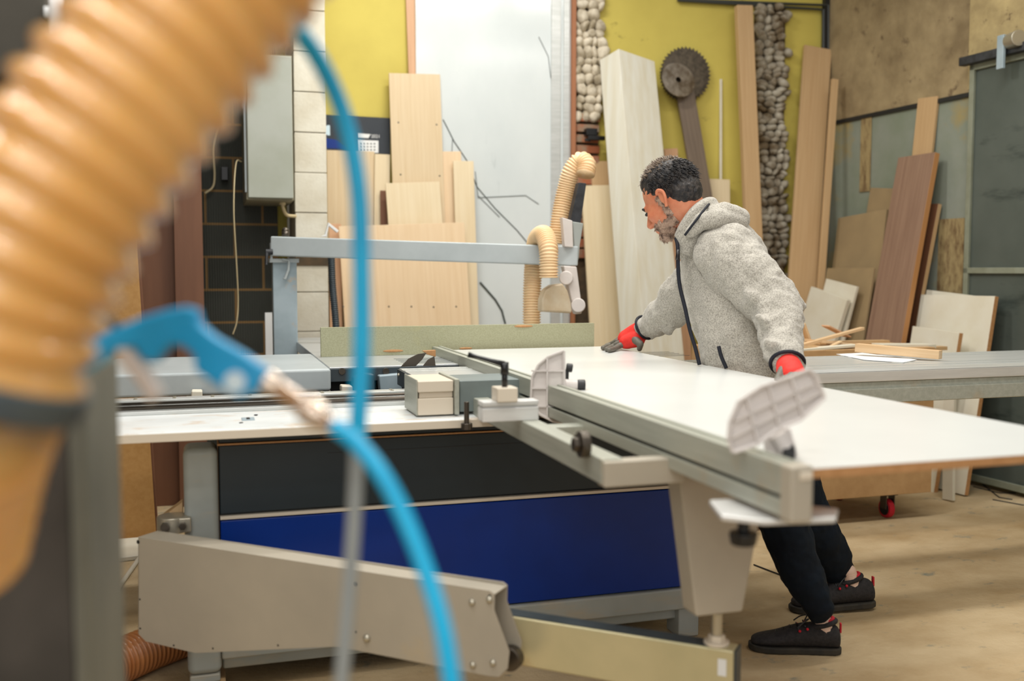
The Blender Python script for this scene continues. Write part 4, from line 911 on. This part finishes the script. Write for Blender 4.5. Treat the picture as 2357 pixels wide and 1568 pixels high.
up_ = thing('supply_hose', PD(820, 1015, 1.05), 'blurred blue hose hanging vertically from the amber dust hose', 'air hose')
bm = BM(); tube(bm, resample(spline([PD(610, 0, 1.0), PD(705, 95, 1.02), PD(765, 200, 1.04), (PD(803, 310, 1.05)), PD(826, 450, 1.05), PD(832, 620, 1.05), PD(832, 820, 1.05), PD(822, 1020, 1.05)]), .01), .0095, 14); OBJ('blue_hose', bm, M['blue_hose'], up_, smooth=True)
bm = BM(); tube(bm, spline([PD(822, 1020, 1.05), PD(816, 1180, 1.05), PD(802, 1380, 1.04), PD(782, 1620, 1.03)]), .0078, 14); OBJ('grey_tail', bm, M['grey_hose'], up_, smooth=True)
# dark machine shape far upper left behind the hose
bm = BM(); c = PD(112, 190, 2.1); bb(bm, (c.x-.6, c.y, c.z), (c.x, c.y+.4, c.z+1.1)); bb(bm, (c.x-.4, c.y+.1, c.z+1.1), (c.x-.2, c.y+.3, 4.2)); hd = tag(OBJ('dark_machine_head', bm, M['wallleft'], bevel=.02), 'dark blurred machine shape in the upper left corner behind the hose', 'machine')
bm = BM(); tube(bm, [PD(128, -20, 2.08), PD(130, 75, 2.08)], .014, 10); c = PD(115, 40, 2.1); bb(bm, (c.x-.01, c.y-.01, c.z), (c.x+.012, c.y+.02, c.z+.02)); OBJ('pale_fitting', bm, M['white'], hd, smooth=True)

# ================================================================== WORKER
pe = thing('person', PZ(1880, 1470, 0), 'bearded man in grey marled hooded fleece and red gloves leaning over the white panel', 'person')
K = PD
# --- head frame
f_h = (-RT*cos(radians(40))+Vector((sin(YAW), cos(YAW), 0))*sin(radians(40))).normalized()
pitch = radians(34)
fwd = (f_h*cos(pitch)+Vector((0, 0, -1))*sin(pitch)).normalized()
side = fwd.cross(Vector((0, 0, 1))).normalized()          # person's right
upv = side.cross(fwd).normalized()
HS = 1.09
HC = K(1541, 456, 3.80)
def hp(x, y, z): return HC+(fwd*x - side*y + upv*z)*HS    # x front, y person's left, z up
HR = Matrix((fwd, -side, upv)).transposed()
def he(bm, x, y, z, rx, ry, rz, R=None): sph(bm, hp(x, y, z), (rx*HS, ry*HS, rz*HS), HR if R is None else HR @ R, 24)
# continuous body: head, neck, trunk, arms, legs
shL, elL, wrL = K(1668, 592, 3.66), K(1783, 702, 3.56), K(1812, 832, 3.30)
shR, elR, wrR = K(1618, 610, 3.92), K(1548, 706, 4.10), K(1482, 757, 4.34)
bm = BM()
he(bm, -.012, 0, .028, .098, .076, .088); he(bm, .045, 0, -.02, .055, .060, .075); he(bm, .045, 0, -.065, .045, .048, .045); he(bm, .02, 0, -.05, .06, .056, .05)
he(bm, .083, 0, .012, .016, .045, .014); 
caps(bm, [(hp(.095, 0, .0), .010), (hp(.118, 0, -.035), .014)], 10); he(bm, .112, 0, -.040, .013, .018, .010)
he(bm, .098, 0, -.070, .010, .024, .006); he(bm, .094, 0, -.082, .010, .020, .007); he(bm, .082, 0, -.105, .020, .026, .018)
for s_ in (1, -1):
    he(bm, .066, s_*.040, -.028, .024, .020, .020)
caps(bm, [(hp(-.035, 0, -.03), .062*HS), (K(1622, 540, 3.80), .075)])
caps(bm, [(K(1622, 540, 3.80), .08), (K(1665, 610, 3.8), .12), (K(1695, 720, 3.77), .125), (K(1735, 890, 3.70), .13)])
caps(bm, [(K(1640, 560, 3.76), .07), (shL, .06), (elL, .045), (wrL, .03)]); caps(bm, [(K(1630, 580, 3.84), .07), (shR, .06), (elR, .042), (wrR, .028)])
caps(bm, [(K(1750, 930, 3.66), .09), (K(1800, 1190, 3.45), .055), (K(1878, 1390, 3.38), .030), (K(1884, 1408, 3.38), .024)])
caps(bm, [(K(1765, 930, 3.74), .09), (K(1858, 1190, 3.76), .055), (K(1922, 1310, 3.84), .036), (K(1930, 1322, 3.85), .024)])
body = blob('body', bm, M['skin'], pe, .006, 4)
# ears, eyes
bm = BM()
for s_ in (1, -1):
    bm = BM()
    e = (-.012, s_*.075, -.014); pts = [(e[0]+.004, e[1], e[2]-.034), (e[0]-.012, e[1]+s_*.006, e[2]-.008), (e[0]-.016, e[1]+s_*.008, e[2]+.016), (e[0]-.002, e[1]+s_*.008, e[2]+.030), (e[0]+.012, e[1]+s_*.004, e[2]+.022)]
    tube(bm, spline([hp(*q) for q in pts], 6), .0062*HS, 8); he(bm, e[0]-.002, e[1], e[2]+.002, .015, .004, .027)
    blob('ear', bm, M['skin'], pe, .0025, 3)
pass
bm = BM()
for s_ in (1, -1): he(bm, .086, s_*.031, -.008, .012, .014, .006)
OBJ('eye', bm, M['dark'], pe, smooth=True)
bm = BM()
for s_ in (1, -1): caps(bm, [(hp(.094, s_*.016, .010), .005), (hp(.088, s_*.045, .012), .005)], 8)
OBJ('eyebrow', bm, M['hair'], pe, smooth=True)
# hair: cap + locks
bm = BM(); he(bm, -.026, 0, .038, .102, .081, .092); he(bm, -.06, 0, -.008, .062, .071, .072); he(bm, .008, 0, .080, .064, .060, .046)
for v in list(bm.verts):
    l = HR.transposed() @ (v.co-HC)/HS
cap_ = blob('hair', bm, M['hair'], pe, .004, 3, disp=[(.02, .010)])
# carve: drop vertices below the hairline by a boolean-free trick: limit ellipsoids above; add side strands
bm = BM(); rnd = random.Random(4)
def lock(p, d, L, r, bend):
    q = [p, p+d*L*.5+bend*.3*L, p+d*L+bend*L]; tube(bm, q, [r, r*.8, r*.15], 4)
for i in range(2600):
    th = rnd.uniform(-pi, pi); ph = rnd.uniform(-.35, 1.5)
    x, y, z_ = cos(th)*cos(ph), sin(th)*cos(ph), sin(ph)
    px, py, pz = -.026+.100*x, .079*y, .036+.092*z_
    if px > .035 and pz < .090: continue
    if pz < -.060: continue
    if pz < .03 and px > -.02: continue
    if pz < .085 and px > .02 and abs(y) > .2: continue
    n_ = Vector((x, y, z_)).normalized()
    if pz > .09: d = Vector((.5, rnd.uniform(-.6, .6), .5))
    else: d = Vector((-.55, 0, -.75))
    d = (d+n_*.35+Vector((rnd.uniform(-.3, .3), rnd.uniform(-.3, .3), rnd.uniform(-.2, .2)))).normalized()
    lock(hp(px, py, pz), HR @ d, rnd.uniform(.012, .022), .0019, HR @ Vector((rnd.uniform(-.3, .3), rnd.uniform(-.3, .3), rnd.uniform(-.3, .1))))
o = OBJ('hair_strands', bm, [M['hair'], M['hair_top']], cap_, smooth=True)
for p_ in o.data.polygons:
    l = HR.transposed() @ (p_.center-HC)/HS
    if l.z > .082+.012*noise.noise(p_.center*60) or (l.x > .0 and l.z > .068): p_.material_index = 1
# beard
bpy.context.view_layer.update()
_me = bpy.data.meshes.new_from_object(body.evaluated_get(bpy.context.evaluated_depsgraph_get()))
_nt = HR.transposed()
def is_beard(c):
    l = _nt @ (c-HC)/HS; x, y, z_ = l; ay = abs(y)
    if l.length > .19: return False
    if x > .088 and ay < .020 and -.090 < z_ < -.066: return False
    wob = noise.noise(c*90)*.006
    if z_ < -.100+wob and x < .030: return False
    if x > .076 and z_ < -.056+wob and z_ > -.16: return True
    if .0 < x <= .076 and z_ < -.060-.10*max(0, .03-x)+wob-.012*(x < .05) and z_ > -.15+wob: return ay > .0
    if -.006 < x < .016 and ay > .045 and -.075 < z_ < .004: return True
    return False
bm = BM(); vm = {}
for f in _me.polygons:
    if not is_beard(f.center): continue
    vs = []
    for vi in f.vertices:
        if vi not in vm:
            v = _me.vertices[vi]; vm[vi] = bm.verts.new(v.co+v.normal*(.0035+.0025*noise.noise(v.co*160)))
        vs.append(vm[vi])
    bm.faces.new(vs)
_src = [(v.co.copy(), ) for v in bm.verts]; bm.normal_update(); _nrm = [v.normal.copy() for v in bm.verts]
bd = OBJ('beard', bm, M['beard'], pe, smooth=True)
sd_ = bd.modifiers.new('thick', 'SOLIDIFY'); sd_.thickness = .005
bm = BM()
for i in range(900):
    k = rnd.randrange(len(_src)); p = _src[k][0]; n_ = _nrm[k]
    d = (HR @ Vector((.25, 0, -.9))+n_*.5).normalized(); lock(p+n_*.001, d, rnd.uniform(.004, .009), .0011, Vector((0, 0, -.2)))
OBJ('beard_strands', bm, M['beard'], bd, smooth=True)
# hoodie
bm = BM()
caps(bm, [(K(1738, 905, 3.70), .182), (K(1720, 810, 3.73), .180), (K(1690, 700, 3.77), .178), (K(1668, 610, 3.80), .165), (K(1650, 560, 3.80), .135), (K(1632, 532, 3.80), .105)], 22)
body_h = blob('hoodie', bm, M['fleece'], pe, .009, 7, disp=[(.13, .036), (.05, .016)])
bm = BM()
caps(bm, [(K(1672, 590, 3.66), .118), (K(1735, 650, 3.58), .106), (K(1783, 702, 3.52), .092), (K(1797, 758, 3.42), .074), (K(1806, 800, 3.36), .066), (K(1812, 830, 3.31), .057)], 20)
for q_, r_ in (((1768, 745, 3.40), .040), ((1822, 770, 3.38), .036), ((1790, 800, 3.32), .040), ((1745, 690, 3.50), .05), ((1820, 690, 3.52), .05)): sph(bm, K(*q_), (r_*1.5, r_, r_*.55), Euler((.3, .5, .2)).to_matrix())
blob('sleeve', bm, M['fleece'], body_h, .007, 5, disp=[(.09, .036), (.04, .016)])
bm = BM()
caps(bm, [(K(1650, 590, 3.9), .115), (K(1620, 625, 3.95), .10), (K(1548, 708, 4.12), .082), (K(1515, 735, 4.23), .066), (K(1490, 751, 4.31), .050)], 20)
for q_, r_ in (((1510, 720, 4.18), .035), ((1532, 745, 4.12), .04), ((1495, 765, 4.25), .03)): sph(bm, K(*q_), (r_*.5, r_, r_*1.4), Euler((.3, -.5, .2)).to_matrix())
blob('sleeve', bm, M['fleece'], body_h, .007, 5, disp=[(.09, .034), (.04, .014)])
# collar + hood
bm = BM()
col_ = [K(1562, 548, 3.72), K(1575, 520, 3.70), K(1600, 485, 3.70), K(1628, 466, 3.74), K(1640, 470, 3.82), K(1610, 500, 3.90), K(1580, 535, 3.86), K(1562, 552, 3.76)]
tube(bm, spline(col_, 8), .020, 12)
tube(bm, spline([p+Vector((.012, 0, -.025)) for p in col_], 8), .026, 12)
tube(bm, spline([p+Vector((.03, 0, -.055)) for p in col_], 8), .032, 12)
blob('collar', bm, M['fleece'], body_h, .006, 4)
bm = BM()
caps(bm, [(K(1635, 492, 3.70), .030), (K(1665, 490, 3.70), .042), (K(1700, 502, 3.74), .042), (K(1708, 512, 3.82), .032), (K(1660, 500, 3.92), .03)], 16)
caps(bm, [(K(1590, 535, 3.67), .022), (K(1615, 510, 3.66), .030), (K(1655, 505, 3.66), .040), (K(1698, 515, 3.72), .036)], 16)
blob('hood', bm, M['fleece'], body_h, .006, 4, disp=[(.08, .012)])
bm = BM(); tube(bm, spline([K(1576, 542, 3.645), K(1600, 510, 3.63), K(1620, 484, 3.655), K(1632, 470, 3.70)], 8), .0045, 8); OBJ('hood_piping', bm, M['navy'], body_h, smooth=True)
# zipper along left contour
bm = BM(); tube(bm, spline([K(1556, 548, 3.72), K(1560, 570, 3.70), K(1561, 620, 3.69), K(1565, 660, 3.69), K(1577, 710, 3.68), K(1588, 760, 3.67), K(1600, 800, 3.66), K(1610, 840, 3.65)], 8), .0075, 8); zp = OBJ('zipper', bm, M['navy'], body_h, smooth=True)
bm = BM(); tube(bm, [K(1561, 575, 3.66), K(1559, 598, 3.655)], [.006, .008], 8); OBJ('zip_pull', bm, M['black'], zp, smooth=True)
bm = BM(); tube(bm, spline([K(1654, 797, 3.535), K(1660, 820, 3.532), K(1672, 848, 3.53)], 6), .007, 8); OBJ('pocket_zip', bm, M['navy'], body_h, smooth=True)
def cuff(p, q, r, m=M['navy']):
    bm = BM(); d = (q-p).normalized(); u, v = frame(d)
    tube(bm, [p+(u*cos(a)+v*sin(a))*r for a in [2*pi*i/24 for i in range(25)]], .0065, 8, cap=False); OBJ('cuff_binding', bm, m, body_h, smooth=True)
cuff(K(1812, 836, 3.29), K(1813, 850, 3.27), .054); cuff(K(1485, 754, 4.325), K(1473, 761, 4.35), .052)
# gloves
def fingers(bm, base, dirs, chain_r=.010):
    for b, pts, r in dirs: caps(bm, [(K(*b), r)]+[(K(*q), r*.94) for q in pts], 10)
gr = thing if False else None
zh = BT
bm = BM(); caps(bm, [(wrR, .042), (K(1464, 770, 4.38), .048), (K(1444, 781, 4.40), .044)], 16); caps(bm, [(K(1466, 780, 4.34), .038), (K(1440, 788, 4.36), .030)], 14)
gl = blob('glove', bm, M['glove_red'], pe, .004, 4)
bm = BM()
def onb(x, y, up=.012): p = PZ(x, y, BT+up); return p
for chain in ([K(1440, 781, 4.42), K(1420, 786, 4.43), onb(1402, 795), onb(1388, 801)],
              [K(1436, 786, 4.38), K(1420, 792, 4.39), onb(1408, 799), onb(1396, 804)],
              [K(1438, 790, 4.35), K(1424, 797, 4.35), onb(1414, 803), onb(1402, 806)],
              [K(1444, 778, 4.46), K(1424, 782, 4.47), onb(1410, 791), onb(1396, 796)]):
    caps(bm, [(chain[0], .014), (chain[1], .013), (chain[2], .012), (chain[3], .011)], 10)
caps(bm, [(K(1462, 782, 4.32), .019), (K(1474, 792, 4.28), .015), (onb(1472, 803, .013), .012)], 10)
blob('glove_fingers', bm, M['glove_grey'], gl, .0035, 2)
bm = BM(); 
for x, y in ((1460, 762), (1468, 768), (1452, 772), (1444, 780)):
    c = K(x, y, 4.335); tube(bm, [c, c+RT*.008+UP*-.004], .0022, 6)
OBJ('glove_print', bm, M['black'], gl)
bm = BM(); caps(bm, [(wrL, .038), (K(1818, 852, 3.24), .044), (K(1828, 866, 3.20), .04)], 16)
gl2 = blob('glove', bm, M['glove_red'], pe, .004, 4)
bm = BM()
for k in range(4):
    x = 1812+k*10; caps(bm, [(K(x, 866, 3.2-.03*k), .015), (K(x+4, 876, 3.16-.03*k), .013), (K(x+6, 890, 3.15-.03*k), .011)], 10)
caps(bm, [(K(1802, 852, 3.22), .016), (K(1794, 866, 3.2), .013), (K(1790, 874, 3.18), .012)], 10)
blob('glove_fingers', bm, M['glove_grey'], gl2, .0035, 2)
# trousers
bm = BM()
caps(bm, [(K(1742, 905, 3.70), .150), (K(1755, 960, 3.66), .135)], 18)
caps(bm, [(K(1745, 960, 3.62), .118), (K(1778, 1110, 3.50), .100), (K(1806, 1210, 3.44), .088), (K(1838, 1300, 3.40), .076), (K(1872, 1375, 3.38), .060), (K(1886, 1412, 3.38), .040)], 18)
caps(bm, [(K(1770, 960, 3.74), .118), (K(1825, 1110, 3.76), .100), (K(1862, 1200, 3.78), .090), (K(1903, 1265, 3.82), .080), (K(1922, 1300, 3.84), .066), (K(1938, 1336, 3.87), .056)], 18)
for c in ((1887, 1398, 3.37), ): sph(bm, K(*c), .050)
blob('trousers', bm, M['trouser'], pe, .007, 5, disp=[(.10, .022), (.04, .010)])
# shoes (top-level worn things stay children of the person)
def shoe(heel, dirv, tilt=0, s=1., ax=.05):
    d = Vector((dirv[0], dirv[1], 0)).normalized(); u = Vector((-d.y, d.x, 0)); zz = Vector((0, 0, 1))
    d2 = (d*cos(tilt)+zz*-sin(tilt)).normalized(); z2 = u.cross(d2)*-1; z2 = z2 if z2.z > 0 else -z2
    Mx = Matrix((d2, u, z2)).transposed().to_4x4(); Mx.translation = heel
    sec = [(0, .024, .075), (.015, .034, .098), (.05, .037, .104), (.09, .038, .102), (.13, .041, .097), (.17, .045, .084), (.21, .049, .066), (.25, .048, .057), (.28, .038, .050), (.298, .020, .040)]
    bm = BM(); rings = []
    for x, w_, zt in sec:
        r = []
        for k in range(20):
            a = 2*pi*k/20; cx_, sz = cos(a), sin(a)
            yy = w_*math.copysign(abs(cx_)**.75, cx_); z_ = .02+(zt-.02)*(.5+.5*math.copysign(abs(sz)**.75, sz))
            if sz > 0: yy *= 1-.30*sz
            r.append(bm.verts.new((x*s, yy*s, z_*s)))
        rings.append(r)
    for a, b in zip(rings, rings[1:]):
        for k in range(20): bm.faces.new((a[k], a[(k+1) % 20], b[(k+1) % 20], b[k]))
    bm.faces.new(rings[0][::-1]); bm.faces.new(rings[-1])
    so = OBJ('shoe', bm, M['shoe'], pe, smooth=True, Mx=Mx); sb = so.modifiers.new('s', 'SUBSURF'); sb.levels = sb.render_levels = 2
    bm = BM(); pts = [(-.004, 0), (0, .022), (.02, .037), (.08, .040), (.14, .043), (.20, .052), (.25, .052), (.285, .040), (.304, .018), (.306, 0), (.304, -.018), (.285, -.040), (.25, -.052), (.20, -.052), (.14, -.043), (.08, -.040), (.02, -.037), (0, -.022)]
    prism(bm, [(x*s, y*s, 0) for x, y in pts], (0, 0, .022*s)); OBJ('sole', bm, M['sole'], so, .006, Mx=Mx, seg=3)
    bm = BM()
    for i in range(5):
        x = .12+i*.022; zt = .103-i*.0095
        tube(bm, [(x*s, -.026*s, (zt-.012)*s), ((x+.006)*s, 0, (zt+.003)*s), (x*s, .026*s, (zt-.012)*s)], .0028*s, 6)
    for sg in (1, -1): tube(bm, spline([(.12*s, 0, .106*s), (.11*s, sg*.02*s, .118*s), (.13*s, sg*.035*s, .108*s), (.15*s, sg*.042*s, .09*s)], 5), .0025*s, 6)
    OBJ('shoelace', bm, M['black'], so, Mx=Mx, smooth=True)
    ell = lambda rx, ry, zz, a0, a1, n=20: [((ax+.008+rx*cos(a0+(a1-a0)*i/n))*s, ry*sin(a0+(a1-a0)*i/n)*s, (zz-.012*cos(a0+(a1-a0)*i/n))*s) for i in range(n+1)]
    bm = BM(); tube(bm, ell(.042, .027, .099, 0, 2*pi), .0085*s, 10, cap=False); OBJ('padded_collar', bm, M['shoe'], so, Mx=Mx, smooth=True)
    bm = BM(); tube(bm, ell(.034, .021, .107, pi*.55, pi*1.45), .0055*s, 8)
    OBJ('red_lining', bm, M['red'], so, Mx=Mx, smooth=True)
    bm = BM(); box(bm, (.001*s, 0, .086*s), (.006*s, .014*s, .034*s)); OBJ('heel_tab', bm, M['red'], so, .002, Mx=Mx)
    bm = BM()
    for i in range(2): sph(bm, ((.115+i*.025)*s, .036*s, (.088-i*.008)*s), .005*s, seg=8); sph(bm, ((.115+i*.025)*s, -.036*s, (.088-i*.008)*s), .005*s, seg=8)
    OBJ('eyelet', bm, M['red'], so, Mx=Mx, smooth=True, split=True)
    bm = BM(); caps(bm, [((ax*s, 0, .07*s), .033*s), (((ax+.012)*s, 0, .125*s), .028*s)], 14); OBJ('sock', bm, M['pale_skin'], so, Mx=Mx, smooth=True)
    return so
h1 = PZ(1934, 1503, 0); t1_ = PZ(1722, 1492, 0); shoe(Vector((h1.x, h1.y, .001)), (t1_-h1), 0, (t1_-h1).length/.306, .052)
h2 = PZ(2010, 1400, 0); t2_ = PZ(1818, 1408, 0); shoe(Vector((h2.x, h2.y, .012)), (t2_-h2), .03, (t2_-h2).length/.306, .080)
